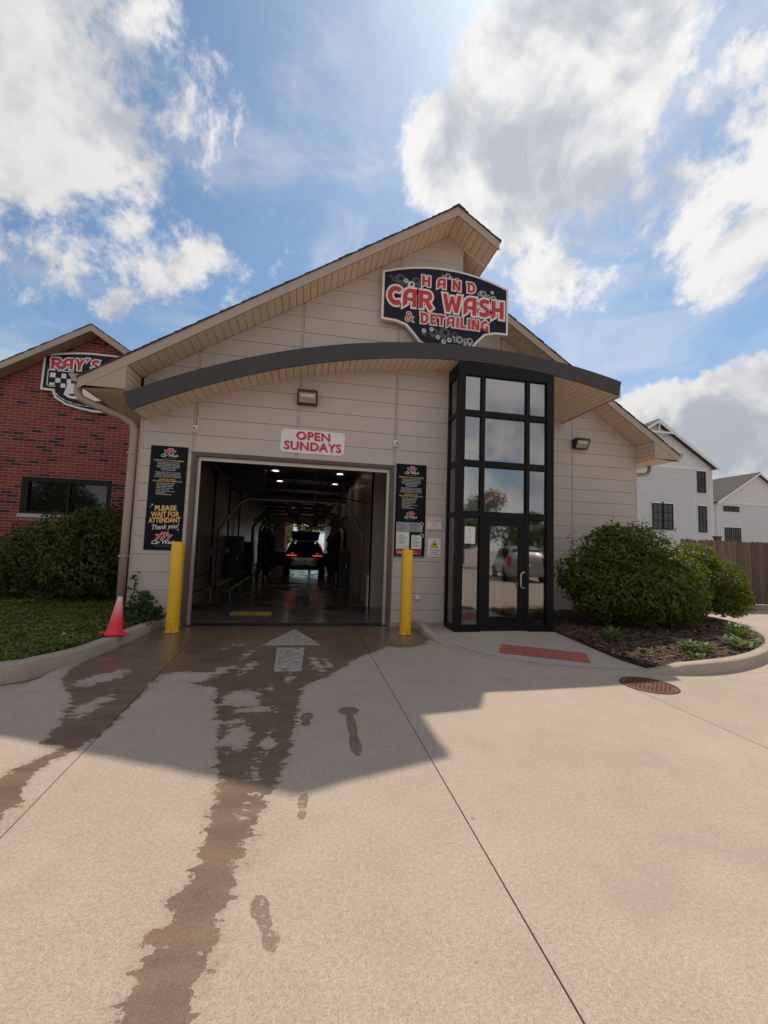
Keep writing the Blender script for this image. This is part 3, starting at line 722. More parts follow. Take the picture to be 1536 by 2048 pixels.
# mulch bed on the right
bed = kerb_inner(QR[9*6:], .155) + [(9.3, 9.62), (4.8, 9.44), (4.765, 7.32), (4.64, 6.18), (4.575, 5.46)]
def bed_h(x, y): return .052+.07*max(0, min(1, (x-4.75)/1.6))*max(0, min(1, (y-5.0)/1.5))
nb = MB(); gx, gy = np.arange(4.5, 9.6, .06), np.arange(4.8, 9.7, .06)
idx = {}
for i, x in enumerate(gx):
    for j, y in enumerate(gy):
        idx[i, j] = len(nb.v); nb.v.append((float(x), float(y), bed_h(x, y)+random.uniform(-.008, .012)))
for i in range(len(gx)-1):
    for j in range(len(gy)-1):
        if all(inside(bed, gx[i+a], gy[j+b]) for a in (0, 1) for b in (0, 1)): nb.f.append((idx[i, j], idx[i+1, j], idx[i+1, j+1], idx[i, j+1]))
struct(nb.build('mulch_bed', 'brown_mulch'))
struct(MB().prism_z(bed, -.05, .045).build('bed_soil', 'brown_mulch'))
ch = MB()
for k in range(9000):
    x, y = random.uniform(4.55, 9.4), random.uniform(4.9, 9.4)
    if random.random() < (y-5.5)/6 or not inside(bed, x, y): continue
    z = bed_h(x, y)+.012; l, w_ = random.uniform(.015, .06), random.uniform(.006, .018); a = random.uniform(0, 6.28); tl = random.uniform(-.012, .02)
    c, s_ = math.cos(a), math.sin(a)
    ch.add([(x-c*l+s_*w_, y-s_*l-c*w_, z-tl*.3), (x+c*l+s_*w_, y+s_*l-c*w_, z+tl), (x+c*l-s_*w_, y+s_*l+c*w_, z+tl+.004), (x-c*l-s_*w_, y-s_*l+c*w_, z+.006-tl*.3)], [(0, 1, 2, 3)])
stuff(ch.build('mulch', 'chip'), 'dark brown bark mulch covering the bed under the shrubs', 'mulch')

# ------------------------------------------------------------------ car wash building
WY, RY, TY = 8.05, 9.48, 7.42            # front wall, set-back wall, glass tower front
RF, RRF, BACK = 7.42, 8.86, 37.6         # rake fronts of the two roof portions, rear of the building
XR, ZR, SL = 2.66, 8.33, .652            # ridge and slope
XE0, XE1, XW0, XW1, XW2 = -3.77, 9.14, -3.0, 3.0, 8.44
def ztop(x): return ZR-SL*abs(x-XR)
def zsof(x): return ztop(x)-.185
B = thing('car_wash_building', 'tan panelled car wash with gabled roof, arched brown canopy and open wash bay', 'building', (2.7, WY, 0))
# siding panels -------------------------------------------------------
PH = .3137
def panel_wall(cols, y, zmin_rule, zb=0.06):
    for c in range(len(cols)-1):
        x0, x1 = cols[c]+.022, cols[c+1]-.022
        for k in range(0, 27):
            z0, z1 = max(k*PH, zb)+.0025, (k+1)*PH-.0025
            if zmin_rule(c, k): continue
            p = [(x0, z0), (x1, z0), (x1, z1), (x0, z1)]
            lim = .195
            for a, b, cc in ((-SL, 1, ZR-lim-SL*XR), (SL, 1, ZR-lim+SL*XR)):
                p = clip(p, a, b, cc)
                if len(p) < 3: break
            if len(p) < 3 or area(p) < .003: continue
            n = len(p); cx = sum(q[0] for q in p)/n; cz = sum(q[1] for q in p)/n
            # panel with a bevelled edge and a slight cushion
            def sh(q, d):
                vx, vz = cx-q[0], cz-q[1]; return (q[0]+math.copysign(min(abs(vx), d), vx), q[1]+math.copysign(min(abs(vz), d), vz))
            i1 = [sh(q, .003) for q in p]; tl = random.uniform(-.0015, .0015)
            vs = [(q[0], y+.012, q[1]) for q in p]+[(q[0], y-.006, q[1]) for q in p]+[(q[0], y-.011+tl*(1 if q[1] > cz else -1), q[1]) for q in i1]
            fs = [tuple(range(2*n, 3*n))]
            for i in range(n):
                j = (i+1) % n; fs += [(i, j, n+j, n+i), (n+i, n+j, 2*n+j, 2*n+i)]
            MB().add(vs, fs).build('siding_panel', 'siding', B)
FC = [XW0, -2.10, -.25, 1.66, XW1]
panel_wall(FC, WY, lambda c, k: c in (1, 2) and k < 10)
RC = [4.60, 6.57, XW2]
panel_wall(RC, RY, lambda c, k: False)
panel_wall([XW1, 4.60], RY, lambda c, k: k < 16)
def seam(x, y, z0, z1, w=.034):
    MB().cbox(x-w/2, x+w/2, y-.009, y+.012, z0, z1, .003).build('seam_strip', 'siding_trim', B)
seam(-2.10, WY, 3.14, zsof(-2.10)-.02); seam(-.25, WY, 3.14, zsof(-.25)-.02); seam(1.66, WY, 3.14, zsof(1.66)-.02)
seam(6.57, RY, .06, zsof(6.57)-.02)
MB().box(XW1-.05, XW1+.012, WY-.014, WY+.05, .06, zsof(XW1)-.03).build('corner_board', 'siding_trim', B)
MB().box(XW2-.04, XW2+.014, RY-.014, RY+.05, .06, zsof(XW2)-.03).build('corner_board', 'siding_trim', B)
MB().box(XW0-.014, XW0+.04, WY-.014, WY+.05, .06, zsof(XW0)-.03).build('corner_board', 'siding_trim', B)
# cores of the walls
core = MB()
core.prism_y([(XW0, .02), (-2.10, .02), (-2.10, zsof(-2.1)-.03), (XW0, zsof(XW0)-.03)], WY+.012, WY+.22)
core.prism_y([(1.66, .02), (XW1, .02), (XW1, zsof(XW1)-.03), (XR, zsof(XR)-.03), (1.66, zsof(1.66)-.03)], WY+.012, WY+.22)
core.prism_y([(-2.10, 3.137), (1.66, 3.137), (1.66, zsof(1.66)-.03), (-2.10, zsof(-2.1)-.03)], WY+.012, WY+.22)
core.build('wall_core', 'core', B)
MB().prism_y([(4.76, .02), (XW2, .02), (XW2, zsof(XW2)-.03), (4.76, zsof(4.76)-.03)], RY+.012, RY+.2).build('wall_core', 'core', B)
MB().prism_y([(XW1, 5.0), (4.76, 5.0), (4.76, zsof(4.76)-.03), (XW1, zsof(XW1)-.03)], RY+.012, RY+.2).build('wall_core', 'core', B)
MB().box(XW1-.2, XW1, WY+.22, RY+.2, .02, zsof(XW1)-.04).build('return_wall', 'siding', B)
MB().box(XW0, XW0+.15, WY+.22, BACK, .02, zsof(XW0)-.03).build('side_wall', 'core', B)
MB().box(XW2-.15, XW2, RY+.2, BACK, .02, zsof(XW2)-.03).build('side_wall', 'core', B)
# rear wall with the far bay opening
rw = MB(); y0, y1 = BACK-.2, BACK
rw.prism_y([(XW0+.15, .02), (-1.78, .02), (-1.78, zsof(-1.78)-.03), (XW0+.15, zsof(XW0+.15)-.03)], y0, y1)
rw.prism_y([(-1.78, 3.2), (1.85, 3.2), (1.85, zsof(1.85)-.03), (-1.78, zsof(-1.78)-.03)], y0, y1)
rw.prism_y([(1.85, .02), (XW2-.15, .02), (XW2-.15, zsof(XW2-.15)-.03), (XR, zsof(XR)-.03), (1.85, zsof(1.85)-.03)], y0, y1)
rw.build('rear_wall', 'core', B)
# plinth line along the base
for (a, b, y) in ((XW0, -2.10, WY), (1.66, 2.75, WY), (4.76, XW2, RY)): MB().box(a, b, y-.02, y+.012, 0.0, .058).build('base_flashing', 'fascia', B)
# roof ---------------------------------------------------------------
def roof_poly(x0, x1, d0, d1):
    xs = [x for x in (x0, XR, x1) if x0 <= x <= x1]; xs = sorted(set(xs))
    return [(x, ztop(x)-d1) for x in xs] + [(x, ztop(x)-d0) for x in reversed(xs)]
roof = MB().prism_y(roof_poly(XE0+.03, 3.52, .03, .15), RF+.035, BACK+.4).build('roof_deck', 'roof_underlay', B)
MB().prism_y(roof_poly(3.52, XE1-.03, .03, .15), RRF+.035, BACK+.4).build('roof_deck', 'roof_underlay', B)
def shingles(xa, xb, y0, y1, sgn):
    """courses of shingles from the eave up; each butt edge stands proud, tabs uneven along the rake"""
    L = abs(xb-xa); n = int(L/.118); 
    for i in range(n+1):
        u0 = i*.118; u1 = min(u0+.135, L)
        if u1-u0 < .02: continue
        xl, xu = (xa+u0*sgn, xa+u1*sgn)
        th = .026+.006*((i*7) % 3 == 0); dy = random.uniform(-.012, .008)
        pl = [(xl, ztop(xl)-.03), (xu, ztop(xu)-.03), (xu, ztop(xu)-.014), (xl, ztop(xl)-.03+th)]
        if sgn < 0: pl = pl[::-1]
        MB().prism_y(pl, y0+dy, y1).build('shingle_course', 'shingle', B)
shingles(XE0-.02, XR, RF-.02, BACK+.4, 1)
shingles(3.57, XR, RF-.02, RRF-.03, -1)
shingles(XE1+.02, XR, RRF-.02, BACK+.4, -1)
MB().prism_y([(XR-.14, ztop(XR-.14)-.01), (XR, ZR-.01), (XR+.14, ztop(XR+.14)-.01), (XR+.14, ztop(XR+.14)+.012), (XR, ZR+.02), (XR-.14, ztop(XR-.14)+.012)], RF-.024, BACK+.4).build('ridge_cap', 'shingle', B)
# rake boards
def rake(xa, xb, y, h=.2):
    MB().prism_y([(xa, ztop(xa)-.03-h+.015), (xb, ztop(xb)-.03-h+.015), (xb, ztop(xb)-.032), (xa, ztop(xa)-.032)], y, y+.03).build('rake_board', 'fascia', B)
rake(XE0, XR, RF); rake(XR, 3.54, RF); rake(3.54, XE1, RRF)
# gable-end soffit boards (run front to back)
bw = .127
def soffit_run(xa, xb, y0, y1, zf, step=bw, gap=.010, th=.014):
    x = xa
    while x < xb-.02:
        x1 = min(x+step, xb); za, zb = zf(x+gap/2), zf(x1-gap/2)
        MB().prism_y([(x+gap/2, za-th), (x1-gap/2, zb-th), (x1-gap/2, zb), (x+gap/2, za)], y0, y1).build('soffit_board', 'soffit', B)
        x = x1
zs = lambda x: ztop(x)-.172
soffit_run(-3.06, XR, RF+.03, WY+.01, zs); soffit_run(XR, XW1, RF+.03, WY+.01, zs)
soffit_run(XW1, 3.53, RF+.03, RRF+.0, zs); soffit_run(XW1+.0, XW2, RRF+.03, RY+.01, zs)
bk = MB()
for (xa, xb, y0, y1) in ((-3.06, XR, RF+.03, WY), (XR, 3.53, RF+.03, RRF+.02), (3.53, XW2, RRF+.03, RY)):
    bk.prism_y([(xa, zs(xa)+.001), (xb, zs(xb)+.001), (xb, zs(xb)+.012), (xa, zs(xa)+.012)], y0, y1)
bk.build('soffit_backing', 'soffit_dark', B)
MB().prism_y([(XW1, zs(XW1)-.034), (3.50, zs(3.50)-.034), (3.50, zs(3.50)-.014), (XW1, zs(XW1)-.014)], WY-.02, WY+.02).build('soffit_trim', 'soffit', B)
# eave returns (boxed ends), eave soffits, gutters
def eave(side):
    xo, xi, xw, yf, yw = (XE0, -3.06, XW0, RF, WY) if side < 0 else (XE1, XW2-.01, XW2, RRF, RY)
    zb = 3.985 if side < 0 else 3.94
    zi = ztop(xi)-.2
    pl = [(xo, zb), (xi, zb), (xi, zi), (xo, ztop(xo)-.2)] if side < 0 else [(xi, zb), (xo, zb), (xo, ztop(xo)-.2), (xi, zi)]
    MB().prism_y(pl, yf+.006, yf+.03).build('eave_return', 'fascia', B)
    n = 4; hh = (zs(xi)-.02-zb)/n                                   # inner side of the box: stacked boards
    for k in range(n):
        a, b = sorted((xi, xi+.014*side)); MB().box(a, b, yf+.03, yw-.012, zb+k*hh+.005, zb+(k+1)*hh-.005).build('return_board', 'soffit', B)
    a, b = sorted((xi+.015*side, xi+.02*side)); MB().box(a, b, yf+.03, yw-.012, zb, zs(xi)-.02).build('return_backing', 'soffit_dark', B)
    a, b = sorted((xo-.035*side, xw+(0.02*side)))
    y = yf+.03
    for k in range(42 if side < 0 else 16):
        MB().box(a, b, y+.006, y+.121, zb, zb+.012).build('eave_board', 'soffit', B); y += .127
    MB().box(a, b, y+.006, BACK+.35, zb, zb+.012).build('eave_soffit', 'soffit', B)
    MB().box(a, b, yf+.03, BACK+.35, zb+.013, zb+.02).build('eave_backing', 'soffit_dark', B)
    a, b = sorted((xo-.03*side, xo)); MB().box(a, b, yf+.03, BACK+.4, zb, ztop(xo)-.035).build('eave_fascia', 'fascia', B)
    pr = [(0, .0), (.075, .0), (.09, .02), (.098, .055), (.125, .09), (.13, .125), (.122, .125), (.115, .094), (.088, .058), (.08, .024), (.07, .008), (.008, .008), (.008, .125), (0, .125)]
    pl = [(xo+side*(.004+u), zb+.05+v) for u, v in pr]
    if side < 0: pl = pl[::-1]
    gt = MB(); m = len(pl)
    gt.add([(x, yf+.01, z) for x, z in pl]+[(x, BACK+.4, z) for x, z in pl], [(i, i+m, (i+1) % m+m, (i+1) % m) for i in range(m)])
    cap = [(xo+side*.004, zb+.05), (xo+side*.079, zb+.05), (xo+side*.094, zb+.07), (xo+side*.102, zb+.105), (xo+side*.129, zb+.14), (xo+side*.134, zb+.175), (xo+side*.004, zb+.175)]
    if side > 0: cap = cap[:]
    else: cap = cap[::-1]
    gt.prism_y(cap, yf-.002, yf+.01)
    o = gt.build('gutter', 'gutter', B)
    return zb
zl = eave(-1); zr = eave(1)
def bar_path(pts, w, d, name, m, parent):
    o = MB().tube(pts, w/1.41, 4).build(name, m, parent); return o
# downspouts
MB().tube([(-3.84, 7.60, zl+.05), (-3.84, 7.60, zl-.08), (-3.80, 7.62, zl-.16), (-3.68, 7.67, zl-.22), (-3.25, 7.87, zl-.36), (-3.12, 7.95, zl-.43), (-3.085, 7.98, zl-.55), (-3.085, 7.98, 2.0), (-3.085, 7.98, .14)], .062, 12).build('downspout', 'gutter', B, True)
MB().tube([(9.10, 9.75, zr+.02), (9.10, 9.75, zr-.10), (9.06, 9.75, zr-.19), (8.97, 9.75, zr-.23), (8.62, 9.75, zr-.27), (8.53, 9.75, zr-.32), (8.51, 9.75, zr-.42), (8.51, 9.75, .1)], .05, 12).build('downspout', 'gutter', B, True)
for z in (3.0, 1.2): MB().box(-3.15, -3.02, 7.91, 8.04, z, z+.03).build('downspout_strap', 'gutter', B)
# arched canopy --------------------------------------------------------
CX, CR, CZ = 3.2, 13.45, 5.475            # crown x, radius, crown height (top edge)
def arc_z(x, off=0.0): return CZ-CR+math.sqrt((CR-off)**2-(x-CX)**2)
CA0, CA1 = -3.10, 6.30
def arc_strip(o0, o1, a0, a1, y0, y1, n=56):
    t0, t1 = math.asin((a0-CX)/CR), math.asin((a1-CX)/CR)
    up = [(CX+(CR-o0)*math.sin(t0+(t1-t0)*i/n), CZ-CR+(CR-o0)*math.cos(t0+(t1-t0)*i/n)) for i in range(n+1)]
    lo = [(CX+(CR-o1)*math.sin(t0+(t1-t0)*i/n), CZ-CR+(CR-o1)*math.cos(t0+(t1-t0)*i/n)) for i in range(n+1)]
    vs = [(x, y0, z) for x, z in up]+[(x, y0, z) for x, z in lo]+[(x, y1, z) for x, z in up]+[(x, y1, z) for x, z in lo]; m = n+1; fs = []
    for i in range(n):
        fs += [(m+i, m+i+1, i+1, i), (2*m+i, 2*m+i+1, 3*m+i+1, 3*m+i), (i, i+1, 2*m+i+1, 2*m+i), (3*m+i, 3*m+i+1, m+i+1, m+i)]
    fs += [(0, 2*m, 3*m, m), (m-1, 2*m-1, 4*m-1, 3*m-1)]
    return MB().add(vs, fs)
can = arc_strip(0, .305, CA0, CA1, 7.43, 7.46).build('canopy_fascia', 'canopy', B)
arc_strip(.02, .10, CA0+.12, 2.99, 7.46, WY-.013).build('canopy_roof', 'canopy', B)
arc_strip(.02, .10, 3.015, CA1-.02, 7.46, RY-.013).build('canopy_roof', 'canopy', B)
def canopy_boards():
    x = -2.93; st = .128
    while x < CA1-.06:
        x1 = x+st; yb = WY-.012 if x1 < XW1+.05 else RY-.012
        if x1 > CA1-.03: x1 = CA1-.03
        a, b = x+.005, x1-.005; za, zb = arc_z(a, .29), arc_z(b, .29)
        MB().prism_y([(a, za-.012), (b, zb-.012), (b, zb), (a, za)], 7.461, yb).build('canopy_board', 'soffit', B); x = x1
canopy_boards()
arc_strip(.27, .287, CA0+.22, 2.99, 7.46, WY-.012).build('canopy_backing', 'soffit_dark', B)
arc_strip(.27, .287, 3.015, CA1-.03, 7.46, RY-.012).build('canopy_backing', 'soffit_dark', B)
MB().prism_y([(CA1-.03, arc_z(CA1, .305)), (CA1, arc_z(CA1, .31)), (CA1, arc_z(CA1, .02)), (CA1-.03, arc_z(CA1, .02))], 7.461, RY-.012).build('canopy_end', 'fascia', B)
MB().prism_y([(-2.955, arc_z(-2.955, .30)), (-2.93, arc_z(-2.93, .30)), (-2.93, arc_z(-2.93, .03)), (-2.955, arc_z(-2.955, .03))], 7.461, WY-.014).build('canopy_end', 'fascia', B)
# bay opening frame
for (a, b) in ((-2.10, -2.03), (1.59, 1.66)): MB().box(a, b, WY-.014, WY+.22, .0, 3.137).build('bay_jamb', 'brown_trim', B)
MB().box(-2.03, 1.59, WY-.014, WY+.22, 3.07, 3.137).build('bay_head', 'brown_trim', B)
for (a, b) in ((-2.03, -1.975), (1.535, 1.59)): MB().box(a, b, WY+.08, WY+.14, .0, 3.07).build('door_track', 'alu', B)
MB().box(-1.975, 1.535, WY+.08, WY+.14, 3.0, 3.07).build('door_track', 'alu', B)
MB().box(-2.10, 1.66, WY-.03, WY+.26, -.05, .012).build('trench_drain', 'dark_metal', B)

# wash bay inside ------------------------------------------------------
TZ = 3.92
MB().add([(XW0+.15, WY+.25, .004), (XW2-.15, WY+.25, .004), (XW2-.15, BACK-.2, .004), (XW0+.15, BACK-.2, .004)], [(0, 1, 2, 3)]).build('bay_floor', 'wet_floor', B)
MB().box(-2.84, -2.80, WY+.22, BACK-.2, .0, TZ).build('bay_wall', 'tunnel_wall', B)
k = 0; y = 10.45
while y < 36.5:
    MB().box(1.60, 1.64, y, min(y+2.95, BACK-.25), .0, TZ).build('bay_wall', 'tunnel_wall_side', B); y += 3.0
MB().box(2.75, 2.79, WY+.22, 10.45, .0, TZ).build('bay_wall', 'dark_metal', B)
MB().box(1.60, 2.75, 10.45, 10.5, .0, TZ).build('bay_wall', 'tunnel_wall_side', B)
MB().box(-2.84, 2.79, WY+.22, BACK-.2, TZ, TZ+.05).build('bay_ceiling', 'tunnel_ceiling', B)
MB().box(-2.79, -2.55, WY+.25, 27, .005, .20).build('bay_kerb', 'tunnel_wall', B)
for y in (12, 15, 18, 21, 24, 27, 30, 33): MB().box(-2.795, 1.595, y, y+.12, TZ-.16, TZ-.002).build('ceiling_beam', 'dark_metal', B)
for y in range(10, 36, 2): MB().box(-2.799, -2.79, y, y+.03, .2, TZ-.01).build('wall_joint', 'core', B)

# ------------------------------------------------------------------ glass entrance tower
T = thing('entrance_tower', 'tall black framed glass entrance bay with door under the arched canopy', 'entrance', (3.75, 7.9, .01))
TX0, TX1 = 2.75, 4.75
sofl = lambda x: arc_z(x, .305)-.012
ROWS = [(.12, 2.14), (2.24, 3.12), (3.22, 4.10), (4.20, 4.90)]
def tp(mbf, name='frame_member'): return mbf.build(name, 'frame', T)
for (a, b) in ((TX0, 2.88), (4.60, TX1)): tp(MB().prism_y([(a, .01), (b, .01), (b, sofl(b)), (a, sofl(a))], TY, TY+.13), 'corner_post')
for (a, b, z0) in ((3.22, 3.29, .01), (4.16, 4.23, .01)): tp(MB().box(a, b, TY+.012, TY+.11, z0, 4.90), 'mullion')
tp(MB().prism_y([(2.88, 4.90), (4.60, 4.90), (4.60, sofl(4.60)), (2.88, sofl(2.88))], TY+.004, TY+.12), 'head_beam')
COLS = [(2.88, 3.22), (3.29, 4.16), (4.23, 4.60)]
for (z0, z1) in ((2.14, 2.24), (3.12, 3.22), (4.10, 4.20)):
    for (a, b) in COLS: tp(MB().box(a, b, TY+.016, TY+.105, z0, z1), 'transom')
for (a, b) in (COLS[0], COLS[2]): tp(MB().box(a, b, TY+.016, TY+.105, .01, .12), 'sill')
def bead(a, b, z0, z1, y):                                     # glazing bead round a pane
    m = MB(); t = .018
    m.box(a, b, y, y+.012, z0, z0+t); m.box(a, b, y, y+.012, z1-t, z1); m.box(a, a+t, y, y+.012, z0+t, z1-t); m.box(b-t, b, y, y+.012, z0+t, z1-t)
    return m
for ci, (a, b) in enumerate(COLS):
    for ri, (z0, z1) in enumerate(ROWS):
        if ci == 1 and ri == 0: continue
        p = MB().box(a, b, TY+.05, TY+.056, z0, z1).build('pane', 'glass', T)
        bead(a+.001, b-.001, z0+.001, z1-.001, TY+.036).build('glazing_bead', 'frame', p)
# left side
tp(MB().prism_y([(TX0, .01), (TX0+.06, .01), (TX0+.06, sofl(TX0)), (TX0, sofl(TX0))], 7.96, WY-.016), 'corner_post')
tp(MB().box(TX0, TX0+.06, TY+.13, 7.96, 4.90, sofl(TX0)-.01), 'head_beam'); tp(MB().box(TX0, TX0+.06, TY+.13, 7.96, .01, .12), 'sill')
for (z0, z1) in ((2.14, 2.24), (3.12, 3.22), (4.10, 4.20)): tp(MB().box(TX0+.004, TX0+.056, TY+.13, 7.96, z0, z1), 'transom')
for (z0, z1) in ROWS: MB().box(TX0+.026, TX0+.032, TY+.13, 7.96, z0, z1).build('pane', 'glass', T)
# right side, back to the set-back wall
for (a, b) in ((8.42, 8.50), (9.38, RY-.016)): tp(MB().box(TX1-.07, TX1, a, b, .01, 5.0), 'corner_post')
for (y0, y1) in ((TY+.13, 8.42), (8.50, 9.38)):
    tp(MB().box(TX1-.065, TX1-.005, y0, y1, 4.90, 5.0), 'head_beam'); tp(MB().box(TX1-.065, TX1-.005, y0, y1, .01, .12), 'sill')
    for (z0, z1) in ((2.14, 2.24), (3.12, 3.22), (4.10, 4.20)): tp(MB().box(TX1-.062, TX1-.008, y0, y1, z0, z1), 'transom')
    for (z0, z1) in ROWS: MB().box(TX1-.038, TX1-.032, y0, y1, z0, z1).build('pane', 'glass', T)
# inside
MB().box(3.0, 4.68, 9.43, 9.46, .02, 4.93).build('inner_wall', 'drywall', T)
MB().box(TX0+.06, 4.68, TY+.13, 9.43, 4.93, 4.96).build('ceiling', 'drywall', T)
MB().box(TX0+.07, 4.67, TY+.12, 9.43, .0, .016).build('floor', 'core', T)
MB().box(3.004, 3.012, WY+.0, 9.43, .02, 4.93).build('inner_wall', 'drywall', T)
MB().box(3.22, 4.12, 9.41, 9.43, .02, 2.15).build('inner_door', 'core', T)
for (a, b, c, d) in ((3.17, 3.22, .02, 2.2), (4.12, 4.17, .02, 2.2), (3.22, 4.12, 2.15, 2.2)): MB().box(a, b, 9.40, 9.43, c, d).build('inner_door_frame', 'white', T)
MB().box(3.10, 4.2, 9.415, 9.43, 2.9, 3.9).build('inner_window', 'car_glass', T)
MB().tube([(3.55, 9.0, .02), (3.55, 9.0, 4.92)], .035, 10).build('inner_post', 'white', T, True)
# door leaf
D = MB(); D.box(3.293, 3.43, TY+.02, TY+.07, .03, 2.135); D.box(4.02, 4.157, TY+.02, TY+.07, .03, 2.135); D.box(3.43, 4.02, TY+.02, TY+.07, 1.99, 2.135); D.box(3.43, 4.02, TY+.02, TY+.07, .03, .29)
D = D.build('door', 'frame', T)
MB().box(3.43, 4.02, TY+.042, TY+.048, .29, 1.99).build('pane', 'glass', D)
MB().box(3.43, 4.02, TY+.074, TY+.094, 1.03, 1.055).build('push_bar', 'dark_metal', D)
MB().tube([(4.115, TY+.02, .82), (4.115, TY-.045, .83), (4.05, TY-.06, .84), (4.03, TY-.06, .88), (4.03, TY-.06, 1.08), (4.05, TY-.06, 1.12), (4.115, TY-.045, 1.13), (4.115, TY+.02, 1.14)], .012, 8).build('handle', 'alu', D, True)
MB().lathe([(0, .0), (.016, .0), (.018, -.012)], (4.095, TY+.02, .97), 12, 'y').build('lock', 'alu', D)
MB().box(3.26, 4.19, TY-.03, TY+.02, .010, .026).build('threshold', 'alu', T)
# hanging neon word
NS = thing('neon_sign', 'red neon Open sign hanging on chains behind the glass above the door', 'neon sign', (3.70, 7.72, 2.62))
nm = MB(); put(nm, text_geo('Open', .22, -.012, .25), 3.70, 7.70, 2.60, R(-1), 1.0); nm.build('tube_letters', 'neon', NS)
put(nm := MB(), text_geo('Open', .22, .018, .25), 3.70, 7.71, 2.60, R(-1), 1.0); nm.build('backing', 'car_glass', NS)
MB().tube([(3.42, 7.73, 2.72), (3.98, 7.73, 2.72)], .006, 6).build('hanger_bar', 'dark_metal', NS)
for (xa, xb) in ((3.50, 3.40), (3.90, 3.98)): MB().tube([(xa, 7.72, 2.72), (xb, 7.72, 3.16)], .004, 5).build('chain', 'dark_metal', NS)
# paper notice taped to the pane
PN = thing('paper_notice', 'pale paper notice taped to the narrow glass pane beside the door', 'notice', (3.03, TY+.046, 1.64))
MB().add([(2.93, TY+.046, 1.64), (3.14, TY+.046, 1.635), (3.145, TY+.044, 1.955), (2.935, TY+.046, 1.965)], [(0, 1, 2, 3)]).build('sheet', 'white_paper', PN)
pm = MB(); pm.add([(3.035+.035*math.cos(R(a)), TY+.043, 1.90+.022*math.sin(R(a))) for a in range(0, 181, 20)], [tuple(range(10))])
for i, (w_, z) in enumerate(((.06, 1.86), (.025, 1.825), (.025, 1.80), (.045, 1.775), (.03, 1.75), (.03, 1.725), (.02, 1.70), (.10, 1.655))): pm.box(3.035-w_/2, 3.035+w_/2, TY+.0425, TY+.0435, z, z+.006)
pm.build('print', 'print_grey', PN)

# ------------------------------------------------------------------ signs
def board_sign(name, label, outline, y, th, edge_w, root_loc, parent_things=None):
    S = thing(name, label, 'sign', root_loc)
    MB().prism_y(outline, y, y+th).build('rim', 'sign_white', S)
    n = len(outline); inn = []
    A = sum(outline[i][0]*outline[(i+1) % n][1]-outline[(i+1) % n][0]*outline[i][1] for i in range(n)); sg = 1 if A > 0 else -1
    for i in range(n):
        p0, p1, p2 = Vector(outline[i-1]), Vector(outline[i]), Vector(outline[(i+1) % n]); e1 = (p1-p0).normalized(); e2 = (p2-p1).normalized()
        n1 = Vector((-e1.y, e1.x))*sg; n2 = Vector((-e2.y, e2.x))*sg; m = (n1+n2).normalized(); inn.append(tuple(p1+m*edge_w/max(.5, m.dot(n1))))
    MB().prism_y(inn, y-.006, y+.001).build('face', 'sign_black', S)
    return S
cxs = 2.615
def sym(pts): return pts+[(2*cxs-x, z) for x, z in reversed(pts)]
left = [(cxs-1.355*k, 7.30-.25*(k**2)) for k in (0.15, .35, .55, .75, 1.0)]
left += [(1.26, 6.6), (1.26, 6.04), (1.55, 6.03)] + [(1.55+.42*math.sin(R(a))*1.0, 6.03-.42*(1-math.cos(R(a)))-.0) for a in (30, 60)] + [(2.05, 5.66), (2.3, 5.54), (2.50, 5.52)]
SG = board_sign('fascia_sign', 'shaped black sign with white rim reading HAND CAR WASH & DETAILING', sym(left), 7.88, .07, .045, (cxs, 7.9, 5.5))
for (x, z) in ((1.6, 6.8), (1.6, 6.3), (2.9, 6.9), (2.9, 6.3)): MB().box(x-.03, x+.03, 7.95, WY-.009, z-.03, z+.03).build('bracket', 'dark_metal', SG)
wl, rl = MB(), MB(); ys = 7.8635
sign_word('HAND', 2.07, 3.23, 6.84, .225, ys, (wl, rl), gap=.62)
sign_word('CAR WASH', 1.37, 3.87, 6.36, .385, ys, (wl, rl), gap=.10)
sign_word('DETAILING', 2.06, 3.53, 6.05, .225, ys, (wl, rl), gap=.14)
put(wl, text_geo('&', .30, .045), 1.83, ys, 6.14); put(rl, text_geo('&', .30, .0), 1.83, ys-.004, 6.14)
wl.build('letter_outline', 'sign_white', SG); rl.build('lettering', 'sign_red', SG)
def bubble(x, y, z, r, m, cx, cz):
    mb = MB(); disc(mb, x, y, z, r, r*.40, cx=cx, cz=cz); mb.build('bubble', m, SG)
for i, (x, z, r) in enumerate(((1.62, 6.92, .105), (1.78, 6.86, .07), (1.50, 6.90, .055), (1.42, 6.95, .03), (1.95, 6.92, .09), (2.05, 6.86, .07), (1.70, 6.78, .07), (2.35, 5.88, .10), (2.58, 5.90, .12), (2.8, 5.88, .07), (2.15, 5.86, .06))):
    bubble(x, 7.8728-.0002*i, z, r, 'bubble_dim', r*.1, r*.15)
for i, (x, z, r) in enumerate(((2.62, 7.13, .065), (2.70, 7.10, .04), (2.82, 7.08, .055), (2.88, 7.04, .03), (2.52, 7.12, .03), (3.40, 6.86, .075), (3.31, 6.84, .04), (3.52, 6.82, .045), (3.63, 6.78, .075), (3.70, 6.73, .04), (2.90, 5.80, .08), (3.03, 5.80, .05), (3.12, 5.80, .075), (2.80, 5.77, .04))):
    bubble(x, 7.8705-.0002*i, z, r, 'bubble_grey', r*.05, r*.1)
